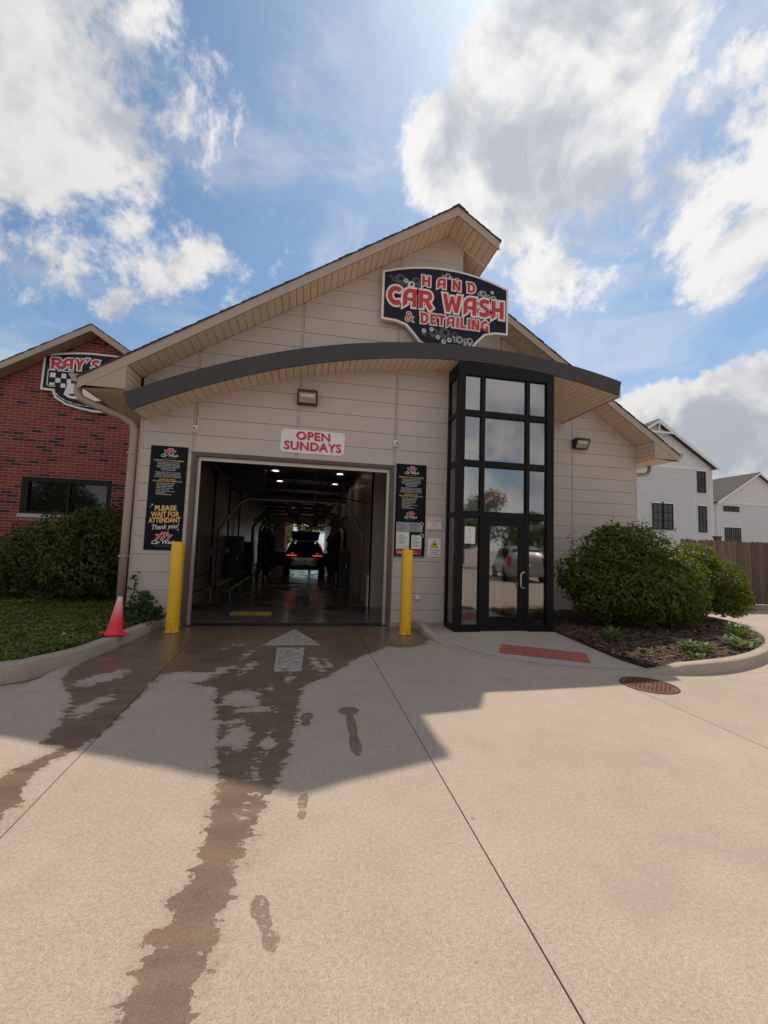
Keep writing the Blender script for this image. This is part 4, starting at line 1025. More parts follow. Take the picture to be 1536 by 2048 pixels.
for i, (x, z, r) in enumerate(((1.74, 6.90, .045), (1.85, 6.83, .075), (2.66, 7.09, .03), (2.86, 7.07, .025), (3.34, 6.90, .025), (3.42, 6.76, .035), (3.60, 6.92, .035), (3.74, 6.70, .045), (3.47, 6.77, .022), (2.14, 5.90, .045), (2.30, 5.95, .042), (2.44, 5.80, .045), (2.56, 5.72, .05), (2.68, 5.77, .05), (2.77, 5.84, .025), (3.02, 5.72, .035), (3.12, 5.72, .03))):
    bubble(x, 7.8676-.0002*i, z, r, 'bubble_pale', r*.1, r*.1)

# banner
BN = thing('banner', 'white vinyl banner reading OPEN SUNDAYS above the bay opening', 'banner', (.04, WY-.03, 3.25))
bm = MB(); nx_, nz_ = 24, 8
def ban(u, v):
    x = -.56+1.21*u; z = 3.25+.45*v-.006*math.sin(u*3.14)*(1-v)+.018*(u-.5)*0
    y = WY-.022-.010*(math.sin(u*9+v*4)*.5+.5)*math.sin(math.pi*u)-.004*math.sin(v*7+u*13)
    return (x+.012*(v-.5), y, z)
for j in range(nz_+1):
    for i in range(nx_+1): bm.v.append(ban(i/nx_, j/nz_))
bm.f = [(j*(nx_+1)+i, j*(nx_+1)+i+1, (j+1)*(nx_+1)+i+1, (j+1)*(nx_+1)+i) for j in range(nz_) for i in range(nx_)]
bb = bm.build('sheet', 'vinyl', BN, True)
for (s, zc, sz, bo, col, dy, dx) in (('OPEN', 3.575, .215, .018, 'pink_red', .0010, .010), ('SUNDAYS', 3.375, .225, .018, 'pink_red', .0010, .010), ('OPEN', 3.582, .215, .016, 'letter_red', .003, 0), ('SUNDAYS', 3.382, .225, .016, 'letter_red', .003, 0)):
    geo = text_geo(s, sz, bo, 0, 3, spacing=1.06); w_ = max(v[0] for v in geo[0])-min(v[0] for v in geo[0]); tgt = .64 if s == 'OPEN' else 1.08
    vs = []
    for (u, v, _) in geo[0]:
        X = .045+dx+u*tgt/w_; Z = zc-.004*(dx > 0)+v
        y = ban((X+.56)/1.21, (Z-3.25)/.45)[1]; vs.append((X, y-.0045-dy, Z))
    MB().add(vs, geo[1]).build('lettering', col, BN)
for (u, v) in ((.02, .95), (.98, .95), (.02, .05), (.98, .05)):
    p = ban(u, v); MB().lathe([(0, .006), (.008, .005), (.012, .0)], p, 10, 'y').build('grommet', 'dark_metal', BN)

# posters either side of the bay
def seven_logo(P, x, z, k, y):
    """three red sevens over script words"""
    wh, rd, sc_, bl = MB(), MB(), MB(), MB()
    for (dx, dz, s_) in ((-.085, .0, .125), (.0, .018, .165), (.080, .0, .125)):
        put(wh, text_geo('7', s_*k, .07, .12), x+dx*k, y, z+dz*k, 0, 1.15); put(rd, text_geo('7', s_*k, .03, .12), x+dx*k, y-.0012, z+dz*k, 0, 1.15)
    put(sc_, text_geo('Car Wash', .088*k, .014, .32), x, y-.0024, z-.072*k, R(1.5), .98)
    put(bl, text_geo('AND DETAILING', .026*k, .01), x, y, z-.135*k, 0, 1.2)
    wh.build('logo_outline', 'sign_white', P); rd.build('logo', 'sign_red', P); sc_.build('lettering', 'white', P); bl.build('lettering', 'blue_print', P)
PLEDGE = ['Our hand wash takes pride in all vehicles.', 'We also offer specialty touchless wash', 'programs for matte finish vehicles and safe', 'vehicle coatings for finishes. Please inform', 'the attendant if your vehicle', 'requires specialized care!', '', 'Please be advised - We do not use any harsh', 'chemicals or tools that cause swirling during', 'a hand wash. We will inspect the vehicle\'s paint', 'surface for any imperfections and will inform you.']
AWARE = ['Loose antennas or side mirrors', 'Paint / non-established repairs', 'Vehicle badging or emblems', 'Wheel covers or center caps', 'Loose or broken parts', 'Vehicle molding / luxury chrome', 'Spoilers glued on', 'Non-factory installed items']
def pledge(P, x, ztop_, y):
    seven_logo(P, x, ztop_-.115, .82, y)
    gd, wh = MB(), MB()
    put(gd, text_geo('PLEDGE TO OUR CUSTOMERS:', .036, .022, .15), x, y, ztop_-.265, 0, 1.02)
    z = ztop_-.300
    for ln in PLEDGE:
        if ln: put(wh, text_geo(ln, .0245, .010), x, y, z, 0, .93)
        z -= .0275 if ln else .014
    put(gd, text_geo('PLEASE BE AWARE,', .032, .022, .15), x, y, z-.018); put(gd, text_geo('WE ARE NOT RESPONSIBLE FOR:', .034, .022, .15), x, y, z-.050, 0, .98)
    z -= .088
    for ln in AWARE: put(wh, text_geo('\u2022 '+ln, .0245, .010, 0, 2, 'LEFT'), x-.185, y, z, 0, .95); z -= .0285
    gd.build('lettering', 'gold', P); wh.build('lettering', 'white', P)
yP = WY-.030
P1 = thing('wall_poster', 'tall black poster telling customers PLEASE WAIT FOR ATTENDANT beside the bay', 'poster', (-2.49, WY-.02, 1.33))
MB().box(-2.80, -2.18, yP+.003, WY-.012, 2.282, 3.20).build('upper_panel', 'poster_black', P1); MB().box(-2.80, -2.18, yP+.003, WY-.012, 1.33, 2.279).build('lower_panel', 'poster_black', P1)
pledge(P1, -2.49, 3.20, yP)
gd = MB()
for (s, z, w_) in (('PLEASE', 2.075, .36), ('WAIT FOR', 1.965, .47), ('ATTENDANT', 1.86, .53)):
    g_ = text_geo(s, .125, .035); ww = max(v[0] for v in g_[0])-min(v[0] for v in g_[0]); put(gd, g_, -2.485, yP, z, R(3), w_/ww)
gd.build('lettering', 'gold', P1)
th = MB(); put(th, text_geo('Thank you!', .125, .006, .35), -2.48, yP, 1.745, R(6), .80)
for (x, z, s_) in ((-2.71, 2.13, .022), (-2.735, 2.09, .014), (-2.255, 1.70, .020)):
    th.add([(x, yP, z+s_), (x-s_*.22, yP, z+s_*.22), (x-s_, yP, z), (x-s_*.22, yP, z-s_*.22), (x, yP, z-s_), (x+s_*.22, yP, z-s_*.22), (x+s_, yP, z), (x+s_*.22, yP, z+s_*.22)], [tuple(range(8))])
th.build('lettering', 'white', P1)
seven_logo(P1, -2.49, 1.55, 1.1, yP)
P2 = thing('wall_poster', 'tall black poster with grey price lists and a blue bottom edge by the entrance', 'poster', (2.01, WY-.02, 1.33))
MB().box(1.70, 2.32, yP+.003, WY-.012, 2.282, 3.18).build('upper_panel', 'poster_black', P2); MB().box(1.70, 2.32, yP+.003, WY-.012, 1.36, 2.279).build('lower_panel', 'poster_black', P2)
MB().box(1.69, 2.32, yP+.005, WY-.010, 1.325, 1.358).build('blue_strip', 'blue_print', P2)
pledge(P2, 2.01, 3.18, yP); seven_logo(P2, 2.01, 2.17, .72, yP)
def rows(mb, x, z0, n, w_, dz, y, rnd):
    for i in range(n):
        l = w_*rnd.uniform(.5, 1.0); mb.box(x, x+l, y, y+.0006, z0-i*dz, z0-i*dz+dz*.32)
rr = random.Random(5); pk = MB()
MB().box(1.735, 2.27, yP, yP+.002, 1.835, 2.02).build('price_list', 'print_grey', P2)
rows(pk, 1.75, 1.985, 8, .20, .019, yP-.0012, rr); rows(pk, 2.00, 1.985, 8, .25, .019, yP-.0012, rr)
put(pk, text_geo('Services', .05, .01, .3), 1.86, yP-.0012, 2.025)
MB().box(1.735, 2.0, yP-.002, yP+.002, 1.49, 1.83).build('yellow_flyer', 'pale_yellow', P2); MB().box(1.775, 1.985, yP-.0035, yP-.002, 1.57, 1.80).build('flyer_sheet', 'white_paper', P2)
rows(pk, 1.79, 1.775, 10, .18, .02, yP-.0045, rr)
MB().box(2.045, 2.25, yP, yP+.002, 1.50, 1.775).build('price_list', 'white_paper', P2); rows(pk, 2.06, 1.735, 9, .17, .024, yP-.0012, rr)
put(pk, text_geo('Details', .045, .01, .3), 2.12, yP-.0012, 1.775); pk.build('print', 'print_dark', P2)
MB().box(1.735, 2.25, yP, yP+.002, 1.385, 1.475).build('red_strip', 'print_red', P2)
for (x, z) in ((2.245, 1.995), (2.255, 1.765)):
    m_ = MB(); disc(m_, x, yP-.002, z, .040); m_.build('badge', 'white', P2); m_ = MB(); disc(m_, x, yP-.0035, z, .032); m_.build('badge_centre', 'print_red', P2)
m_ = MB(); rows(m_, 1.76, 1.445, 3, .42, .02, yP-.0012, rr); m_.build('print', 'white', P2)
N1 = thing('small_notice', 'white notice with red print asking to remove personal items beside the poster', 'notice', (2.50, WY-.02, 1.9))
MB().box(2.355, 2.66, WY-.024, WY-.012, 1.895, 2.125).build('plate', 'white', N1)
m_ = MB()
for (a, b, c, d) in ((2.365, 2.65, 2.112, 2.115), (2.365, 2.65, 1.905, 1.908), (2.365, 2.368, 1.908, 2.112), (2.647, 2.65, 1.908, 2.112)): m_.box(a, b, WY-.0248, WY-.0242, c, d)
for i, (s, sz) in enumerate((('PLEASE REMOVE', .037), ('PERSONAL ITEMS,', .035), ('We are not', .030), ('Responsible for', .028), ('items lost or', .028), ('stolen from vehicle', .028))): put(m_, text_geo(s, sz, .02), 2.507, WY-.0252, 2.088-i*.032)
m_.build('lettering', 'pink_red', N1)
N2 = thing('warning_notice', 'white CCTV warning notice with yellow triangle below the personal items notice', 'notice', (2.52, WY-.02, 1.36))
MB().box(2.39, 2.65, WY-.024, WY-.012, 1.365, 1.725).build('plate', 'white', N2)
MB().add([(2.435, WY-.0245, 1.535), (2.605, WY-.0245, 1.535), (2.52, WY-.0245, 1.69)], [(0, 1, 2)]).build('triangle_rim', 'print_dark', N2)
MB().add([(2.45, WY-.0258, 1.543), (2.59, WY-.0258, 1.543), (2.52, WY-.0258, 1.672)], [(0, 1, 2)]).build('triangle', 'warn_yellow', N2)
m_ = MB(); m_.add([(2.49, WY-.0268, 1.60), (2.545, WY-.0268, 1.588), (2.55, WY-.0268, 1.612), (2.495, WY-.0268, 1.622)], [(0, 1, 2, 3)]); m_.add([(2.505, WY-.0268, 1.56), (2.517, WY-.0268, 1.56), (2.522, WY-.0268, 1.594), (2.51, WY-.0268, 1.596)], [(0, 1, 2, 3)])
for i, s in enumerate(('These premises', 'are under', 'CCTV Surveillance')): put(m_, text_geo(s, .036, .02), 2.52, WY-.0268, 1.487-i*.042, 0, .85 if i == 2 else .95)
m_.build('lettering', 'print_dark', N2)

# wall lamps, cameras, sockets
def wall_lamp(x, y, z, label):
    W = thing('wall_lamp', label, 'wall lamp', (x, y, z), 'wall lamps on the siding')
    h = [(0, -.125), (-.10, -.125), (-.205, .09), (-.205, .125), (0, .125)]
    MB().prism_x([(y-.011+a, z+b) for a, b in h][::-1], x-.19, x+.19).build('housing', 'lamp_bronze', W)
    def fr(u, v, o=.004):                       # point on the sloped front
        yy = y-.011-.10-.105*v; zz = z-.125+.215*v; n = Vector((0, -.215, -.105)).normalized(); return (x-.19+.38*u, yy+n.y*o, zz+n.z*o)
    m_ = MB().add([fr(.08, .10), fr(.92, .10), fr(.92, .92), fr(.08, .92)], [(0, 1, 2, 3)]); m_.build('lens', 'lamp_glass', W)
    m_ = MB().add([fr(.16, .55, .008), fr(.84, .55, .008), fr(.84, .80, .008), fr(.16, .80, .008)], [(0, 1, 2, 3)]); m_.build('reflector', 'pale_yellow', W)
    rm = MB()
    for (a, b, c, d) in ((.03, .97, .02, .10), (.03, .97, .92, .99), (.03, .08, .10, .92), (.92, .97, .10, .92)): rm.add([fr(a, c, .012), fr(b, c, .012), fr(b, d, .012), fr(a, d, .012)], [(0, 1, 2, 3)])
    rm.build('lens_frame', 'lamp_bronze', W)
wall_lamp(-.10, WY, 4.31, 'bronze floodlight on the siding above the OPEN SUNDAYS banner')
wall_lamp(6.76, RY, 4.29, 'bronze floodlight on the set-back wall above the shrubs')
def camera_box(x, z, label):
    W = thing('security_camera', label, 'camera', (x, WY-.01, z), 'security cameras on the wall')
    bevel(MB().box(x-.04, x+.04, WY-.05, WY-.009, z-.06, z+.07).build('mount', 'white', W), .01)
    MB().lathe([(0, .0), (.034, .0), (.036, .03), (.036, .10), (.030, .105), (0, .104)], (x+.005, WY-.05, z-.01), 16, 'y').build('body', 'white', W, True)
    MB().lathe([(0, .107), (.022, .1065)], (x+.005, WY-.05, z-.01), 14, 'y').build('lens', 'car_glass', W)
camera_box(-2.075, 3.55, 'small white security camera above the wait for attendant poster')
camera_box(1.665, 3.57, 'small white security camera above the price list poster')
for (x, z1) in ((-2.075, arc_z(-2.07, .32)), (1.665, arc_z(1.66, .32))):
    MB().tube([(x+.012, WY-.022, 3.64), (x+.012, WY-.022, z1)], .008, 6).build('conduit', 'siding_trim', B)
def socket(x, y, z, label):
    W = thing('outlet_box', label, 'outlet', (x, y-.01, z), 'outlet boxes on the wall')
    bevel(MB().box(x-.06, x+.06, y-.05, y-.0105, z-.045, z+.045).build('cover', 'alu', W), .008); bevel(MB().box(x-.03, x+.045, y-.06, y-.0505, z-.02, z+.028).build('flap', 'white', W), .004)
socket(2.19, WY, .56, 'grey outlet box low on the wall behind the right yellow bollard'); socket(5.10, RY, .62, 'grey outlet box low on the wall behind the shrub')

# bollards and cone
def bollard(x, y, label, h=1.49):
    W = thing('bollard', label, 'bollard', (x, y, 0), 'yellow bollards at the bay opening')
    MB().lathe([(.1, .0), (.103, .02), (.102, h*.5), (.1, h-.03), (.093, h-.008), (.07, h), (0, h+.004)], (x, y, 0), 28).build('sleeve', 'yellow_paint', W, True)
    MB().lathe([(.102, .002), (.118, .002), (.122, .012), (.106, .02)], (x, y, 0), 20).build('base_ring', 'yellow_paint', W, True)
bollard(-2.11, 7.58, 'yellow steel bollard in front of the wait for attendant poster'); bollard(1.81, 7.36, 'yellow steel bollard in front of the price list poster')
CO = thing('traffic_cone', 'faded red traffic cone with whitened top sitting on the kerb', 'traffic cone', (-2.60, 6.62, .165))
CO.rotation_euler = (R(-2), R(5), R(38)); ORG[CO.name] = (0, 0, 0)
bevel(MB().box(-.15, .15, -.15, .15, 0, .028).build('base', 'cone_plastic', CO), .01)
MB().lathe([(.112, .024), (.106, .045), (.096, .09), (.030, .52), (.026, .525), (.022, .52), (.02, .5)], (0, 0, 0), 28).build('cone_body', 'cone_plastic', CO, True)

# ------------------------------------------------------------------ equipment in the wash bay
def arch(y, x0, x1, h, r, label, corner=.55, m='galv', extra=0):
    W = thing('wash_arch', label, 'wash arch', ((x0+x1)/2, y, 0), 'wash arches in the bay')
    MB().tube([(x0, y, .01), (x0, y, h-corner*1.3), (x0+corner*.28, y, h-corner*.8), (x0+corner*.7, y, h-corner*.18), (x0+corner, y, h), (x1-corner, y, h), (x1-corner*.7, y, h-corner*.18), (x1-corner*.28, y, h-corner*.8), (x1, y, h-corner*1.3), (x1, y, .01)], r, 8).build('pipe_frame', m, W, True)
    for x in (x0, x1): MB().box(x-.10, x+.10, y-.08, y+.08, .005, .02).build('foot_plate', m, W)
    if extra:
        MB().tube([(x0-.05, y+.1, .3), (x0-.06, y+.1, h-corner*1.3), (x0+.2, y+.12, h-.35), (x0+corner, y+.1, h-.08), (x1-corner, y+.1, h+.05), (x1-.15, y+.12, h-.4), (x1+.04, y+.1, h-corner*1.4), (x1+.02, y+.1, .4)], .014, 6).build('hose', 'black_rubber', W, True)
    return W
A1 = arch(10.7, -2.06, 1.42, 2.58, .026, 'thin pipe arch with looped hoses just inside the bay', .62, 'galv', 1)
MB().tube([(.18, 10.7, 2.58), (.18, 10.7, 3.28)], .014, 6).build('riser', 'steel', A1); MB().tube([(.18, 10.7, 3.26), (.36, 10.7, 3.27), (.52, 10.7, 3.05), (.62, 10.7, 2.82), (.80, 10.7, 2.74), (1.55, 10.7, 2.62)], .018, 6).build('feed_hose', 'black_rubber', A1, True)
MB().tube([(.18, 10.7, 2.80), (.75, 10.7, 2.80)], .010, 6).build('brace', 'steel', A1)
for (dx, zz) in ((-.03, 1.45), (.02, 1.2)): MB().box(-2.10+dx, -2.0+dx, 10.62, 10.72, zz, zz+.16).build('valve', 'dark_metal', A1)
for y, lab in ((16.6, 'black square arch carrying the two round blowers'), (19.0, 'black arch standing just behind the parked black SUV')):
    arch(y, -2.0, 1.5, 2.72, .05, lab, .5, 'dark_metal', y < 17)
def ring_blower(x, y, z, label):
    W = thing('dryer_blower', label, 'blower', (x, y, z), 'round dryer blowers over the bay')
    MB().lathe([(.10, -.14), (.30, -.14), (.34, -.08), (.34, .08), (.30, .14), (.14, .14), (.12, .10), (.12, -.10), (.10, -.14)], (x, y, z), 28, 'y').build('housing', 'black_rubber', W, True)
    MB().tube([(x+.14*(1 if x < 0 else -1), y-.02, z-.28), (x+.2*(1 if x < 0 else -1), y-.02, z-.62)], [.12, .09], 10).build('nozzle', 'black_rubber', W, True)
ring_blower(-.48, 16.6, 2.86, 'round black dryer blower on the left of the square arch'); ring_blower(.52, 16.6, 2.84, 'round black dryer blower on the right of the square arch')
def side_blower(x, label):
    W = thing('side_blower', label, 'blower', (x, 16.4, 2.2), 'side blowers hanging off the arch'); s_ = 1 if x > 0 else -1
    MB().prism_y([(x-.22*s_, 1.98), (x+.10*s_, 2.02), (x+.30*s_, 2.40), (x+.05*s_, 2.55)][::s_], 16.25, 16.55).build('housing', 'dark_metal', W)
    MB().tube([(x+.1*s_, 16.4, 2.45), (x+.42*s_, 16.6, 2.62)], .04, 8).build('arm', 'dark_metal', W)
side_blower(-1.05, 'dark angled side blower on the left end of the arch'); side_blower(1.12, 'dark angled side blower on the right end of the arch')
def brush(x, y, h, r_, label):
    W = thing('wash_brush', label, 'wash brush', (x, y, 0), 'upright wash brushes in the bay'); rb_ = random.Random(int(x*100+y*10))
    MB().tube([(x, y, .01), (x, y, h+.35)], .05, 8).build('shaft', 'galv', W, True); MB().box(x-.16, x+.16, y-.16, y+.16, h+.30, h+.55).build('motor', 'dark_metal', W)
    f_ = MB()
    for k in range(150):                                    # hanging cloth strips
        a = rb_.uniform(0, 6.28); z1 = rb_.uniform(.5, h); rr2 = r_*rb_.uniform(.75, 1.1); dz = rb_.uniform(.25, .5); c_, s_ = math.cos(a), math.sin(a); w_ = .045
        f_.add([(x+c_*.05-s_*w_, y+s_*.05+c_*w_, z1), (x+c_*.05+s_*w_, y+s_*.05-c_*w_, z1), (x+c_*rr2+s_*w_, y+s_*rr2-c_*w_, z1-dz), (x+c_*rr2-s_*w_, y+s_*rr2+c_*w_, z1-dz)], [(0, 1, 2, 3)])
    f_.build('cloth_strips', 'black_rubber', W)
brush(-1.62, 17.6, 2.2, .34, 'dark upright wash brush left of the SUV behind the blower arch'); brush(1.22, 17.7, 2.2, .30, 'dark upright wash brush right of the SUV behind the blower arch')
brush(-1.70, 20.6, 2.1, .34, 'dark upright wash brush beside the left doors of the SUV'); brush(1.25, 20.9, 2.1, .28, 'dark upright wash brush beside the right doors of the SUV')
def cabinet(x0, x1, y0, y1, h, label):
    W = thing('machine_cabinet', label, 'cabinet', ((x0+x1)/2, y0, 0), 'machine cabinets in the bay')
    bevel(MB().box(x0, x1, y0, y1, .01, h).build('casing', 'dark_metal', W), .02); MB().box(x0+.05, x1-.05, y0-.012, y0-.002, .15, h-.1).build('front_door', 'black_rubber', W); MB().box(x1-.12, x1-.09, y0-.03, y0-.013, h*.5, h*.6).build('latch', 'steel', W)
cabinet(-2.78, -2.25, 15.6, 16.4, 1.7, 'dark machine cabinet against the left bay wall by the blower arch'); cabinet(-2.78, -2.3, 19.4, 20.2, 1.5, 'dark machine cabinet against the left bay wall beside the SUV'); cabinet(1.22, 1.58, 15.2, 15.8, 1.35, 'small dark cabinet against the right bay wall by the blower arch')
for (pts_, lab) in (([(-2.0, 16.6, 2.4), (-1.2, 16.5, 2.05), (-.3, 16.5, 2.35), (.5, 16.5, 2.15), (1.45, 16.6, 2.45)], 'black hose sagging across the blower arch'), ([(-2.0, 19.0, 2.6), (-1.5, 18.2, 2.2), (-1.9, 17.2, 2.5), (-2.0, 16.6, 2.3)], 'black cable looped between the blower arch and the SUV arch'), ([(1.5, 16.6, 2.6), (1.3, 17.6, 2.25), (1.5, 19.0, 2.55)], 'black cable drooping along the right side between two arches')):
    o = MB().tube(pts_, .028, 6).build('hose', 'black_rubber', None, True); tag(o, lab, 'hose', 'hoses hanging in the bay')
BM = thing('blower_beam', 'black overhead beam carrying the round blowers across the bay', 'beam', (0, 16.6, 2.7)); MB().box(-2.0, 1.5, 16.5, 16.7, 3.16, 3.30).build('beam', 'dark_metal', BM)
for x in (-1.9, -.5, .5, 1.4): MB().box(x-.04, x+.04, 16.52, 16.68, 3.302, TZ-.005).build('hanger', 'dark_metal', BM)
HT = thing('unit_heater', 'black box heater hanging high on the left side of the bay', 'heater', (-1.6, 12.0, 2.9))
bevel(MB().box(-2.05, -1.20, 11.7, 12.4, 2.90, 3.58).build('casing', 'dark_metal', HT), .02)
for k in range(9): MB().box(-1.72, -1.24, 11.68, 11.698, 2.97+k*.062, 2.995+k*.062).build('louvre', 'black_rubber', HT)
for x in (-1.95, -1.3): MB().tube([(x, 12.0, 3.58), (x, 12.0, TZ)], .012, 6).build('hanger', 'steel', HT)
MB().tube([(-2.05, 12, 3.2), (-2.3, 12, 3.25), (-2.55, 12, 3.6), (-2.6, 12, 3.9)], .05, 8).build('flue', 'galv', HT, True)
def hose_coil(x, y, label, r=.42, n=3):
    pts = [(x+(r+.03*math.sin(k*.9))*math.cos(k*.35), y+(r*.8+.05*math.cos(k*.7))*math.sin(k*.35), .03+.012*(k//18)) for k in range(18*n)]
    o = MB().tube(pts, .016, 6).build('hose_coil', 'black_rubber', None, True); tag(o, label, 'hose', 'hoses on the bay floor')
hose_coil(-2.15, 10.1, 'black hose coiled on the floor by the left leg of the first arch', .35); hose_coil(1.05, 10.05, 'black hose looped on the floor by the right bay wall', .42, 1)
o = MB().tube([(-2.72, 9.0, .95), (-2.55, 9.4, .75), (-2.3, 9.9, .72), (-2.12, 10.4, .85), (-2.08, 10.66, 1.1)], .018, 6).build('wall_hose', 'black_rubber', None, True); tag(o, 'black hose sagging from the left bay wall to the first arch', 'hose', 'hoses on the bay floor')
o = MB().tube([(-2.75, 9.1, .55), (-2.5, 9.6, .35), (-2.2, 10.2, .42), (-2.12, 10.6, .6)], .018, 6).build('wall_hose', 'black_rubber', None, True); tag(o, 'lower black hose sagging from the left bay wall to the first arch', 'hose', 'hoses on the bay floor')
GR = thing('floor_grate', 'yellow slotted floor grate just inside the bay opening', 'grate', (-1.05, 9.4, 0))
for k in range(6): MB().box(-1.48, -.64, 9.28+k*.045, 9.305+k*.045, .006, .030).build('bar', 'grate_yellow', GR)
for x in (-1.48, -1.06, -.66): MB().box(x, x+.02, 9.27, 9.55, .031, .036).build('cross_bar', 'grate_yellow', GR)
RL = thing('guide_rail', 'long steel wheel guide rail along the left of the bay', 'guide rail', (-1.7, 20, 0))
for x in (-2.45, -1.95):
    MB().tube([(x, 11.5, .22), (x, 26, .22)], .03, 8).build('rail', 'steel', RL, True)
    for y in range(12, 27, 2): MB().tube([(x, y, .0), (x, y, .2)], .025, 6).build('post', 'steel', RL)
GP = MB().box(1.575, 1.598, 10.46, 10.72, .01, .78).build('wall_guard', 'white', B)
def pipes():
    for (x, y, lab) in ((-2.70, 13.0, 'black riser pipe on the bay wall behind the heater'), (-2.66, 15.2, 'black riser pipe on the bay wall before the blower arch'), (-2.70, 17.8, 'black riser pipe on the bay wall beside the SUV arch')):
        o = thing('riser_pipe', lab, 'pipe', (x, y, 0), 'riser pipes on the bay wall')
        MB().tube([(x, y, .01), (x, y, 3.88)], .035, 8).build('pipe', 'dark_metal', o, True); MB().box(x-.04, x+.08, y-.06, y+.06, 1.1, 1.3).build('valve', 'galv', o)
pipes()
for i, (x, y) in enumerate(((-1.09, 14.05), (1.02, 13.92), (-1.09, 16.42), (1.02, 16.4), (-1.06, 18.83), (1.0, 18.77), (-1.05, 23.63), (1.05, 23.92), (1.04, 26.22), (-1.05, 29))):
    W = thing('bay_light', 'lit round light fitting in the bay ceiling', 'ceiling light', (x, y, TZ), 'lights in the bay ceiling')
    MB().lathe([(.13, .0), (.16, .0), (.16, -.04), (.125, -.05), (.13, .0)], (x, y, TZ-.002), 20).build('rim', 'white', W, True)
    MB().lathe([(0, -.03), (.12, -.028)], (x, y, TZ), 20).build('lens', 'lamp_on', W)

# ------------------------------------------------------------------ vehicles
def loft(secs, n_half=7):
    """car shell from stations (y, z_bottom, z_belt, z_top, half-width, half-width of roof)"""
    vs, fs = [], []; m = 14
    for (y, zb, zl_, zt, w, wr) in secs:
        half = [(.55*w, zb), (.93*w, zb+.02), (w, zb+.16), (w*1.0, zl_-.10), (w*.97, zl_), (wr, zt-.05), (wr*.72, zt)]
        for (x, z) in half: vs.append((x, y, z))
        for (x, z) in reversed(half): vs.append((-x, y, z))
    for i in range(len(secs)-1):
        for k in range(m): fs.append((i*m+k, i*m+(k+1) % m, (i+1)*m+(k+1) % m, (i+1)*m+k))
    fs += [tuple(range(m-1, -1, -1)), tuple((len(secs)-1)*m+k for k in range(m))]
    return MB().add(vs, fs)
def wheel(par, x, y, r=.34, w=.22):
    t = MB().lathe([(r*.62, -w/2), (r*.93, -w/2), (r, -w*.35), (r, w*.35), (r*.93, w/2), (r*.62, w/2), (r*.62, -w/2)], (x, y, r), 28, 'x').build('wheel', 'tyre', par, True)
    s_ = 1 if x > 0 else -1; rim = MB().lathe([(0, .07*s_), (.06, .09*s_), (r*.5, .06*s_), (r*.62, .10*s_), (r*.64, .0)], (x, y, r), 28, 'x')
    for k in range(5):
        a = k*2*math.pi/5; rim.tube([(x+.095*s_, y+.05*math.cos(a), r+.05*math.sin(a)), (x+.095*s_, y+r*.58*math.cos(a), r+r*.58*math.sin(a))], .025, 5)
    rim.build('rim', 'steel', t, True)
def car(name, label, loc, rz, secs, paint, tail, length, W, glass_side, rear_glass, hatch=False, doors=False):
    C_ = thing(name, label, 'car', loc, rz=rz); ORG[C_.name] = (0, 0, 0)
    b = loft(secs).build('body', paint, C_); smooth_angle(b, 38)
    sb = b.modifiers.new('sub', 'SUBSURF'); sb.levels = 1; sb.render_levels = 1
    for (y) in (.85, length-.95):
        for x in (-W+.07, W-.07): wheel(C_, x, y)
    for s_ in (-1, 1):
        for pts in glass_side: MB().add([(s_*px, py, pz) for px, py, pz in pts], [tuple(range(len(pts)))[::s_]]).build('side_window', 'car_glass', C_)
    MB().add(rear_glass, [tuple(range(len(rear_glass)))]).build('rear_window', 'car_glass', C_)
    return C_
# black SUV being worked on in the bay, tail towards the opening
sec = [(0, .42, .85, .95, .80, .74), (.06, .30, .98, 1.06, .90, .80), (.30, .27, 1.02, 1.30, .93, .74), (.75, .26, 1.03, 1.60, .94, .68), (1.6, .26, 1.02, 1.68, .945, .69), (2.5, .26, 1.01, 1.65, .945, .68), (3.2, .26, 1.0, 1.42, .94, .64), (3.7, .27, .98, 1.08, .93, .75), (4.4, .30, .88, .96, .88, .74), (4.7, .38, .72, .80, .74, .62)]
SV = car('suv', 'black SUV with open tailgate and open doors inside the wash bay', (-.02, 19.6, .004), 0, sec, 'car_black', 0, 4.7, .94,
         [[(.90, .9, 1.10), (.90, 1.7, 1.10), (.755, 1.7, 1.52), (.755, 1.05, 1.50)], [(.90, 1.78, 1.10), (.90, 3.0, 1.08), (.745, 2.65, 1.50), (.755, 1.78, 1.52)]],
         [(-.62, .20, 1.10), (.62, .20, 1.10), (.56, .50, 1.42), (-.56, .50, 1.42)])
tg = MB(); tg.add([(-.60, .62, 1.68), (.60, .62, 1.68), (.66, .10, 2.00), (.62, -.28, 2.06), (-.62, -.28, 2.06), (-.66, .10, 2.00), (-.56, .60, 1.64), (.56, .60, 1.64), (.60, .08, 1.94), (.56, -.24, 1.99), (-.56, -.24, 1.99), (-.60, .08, 1.94)],
       [(0, 1, 2, 5), (5, 2, 3, 4), (7, 6, 11, 8), (8, 11, 10, 9), (0, 5, 11, 6), (5, 4, 10, 11), (1, 7, 8, 2), (2, 8, 9, 3), (4, 3, 9, 10), (0, 6, 7, 1)])
tg.build('tailgate', 'car_black', SV)
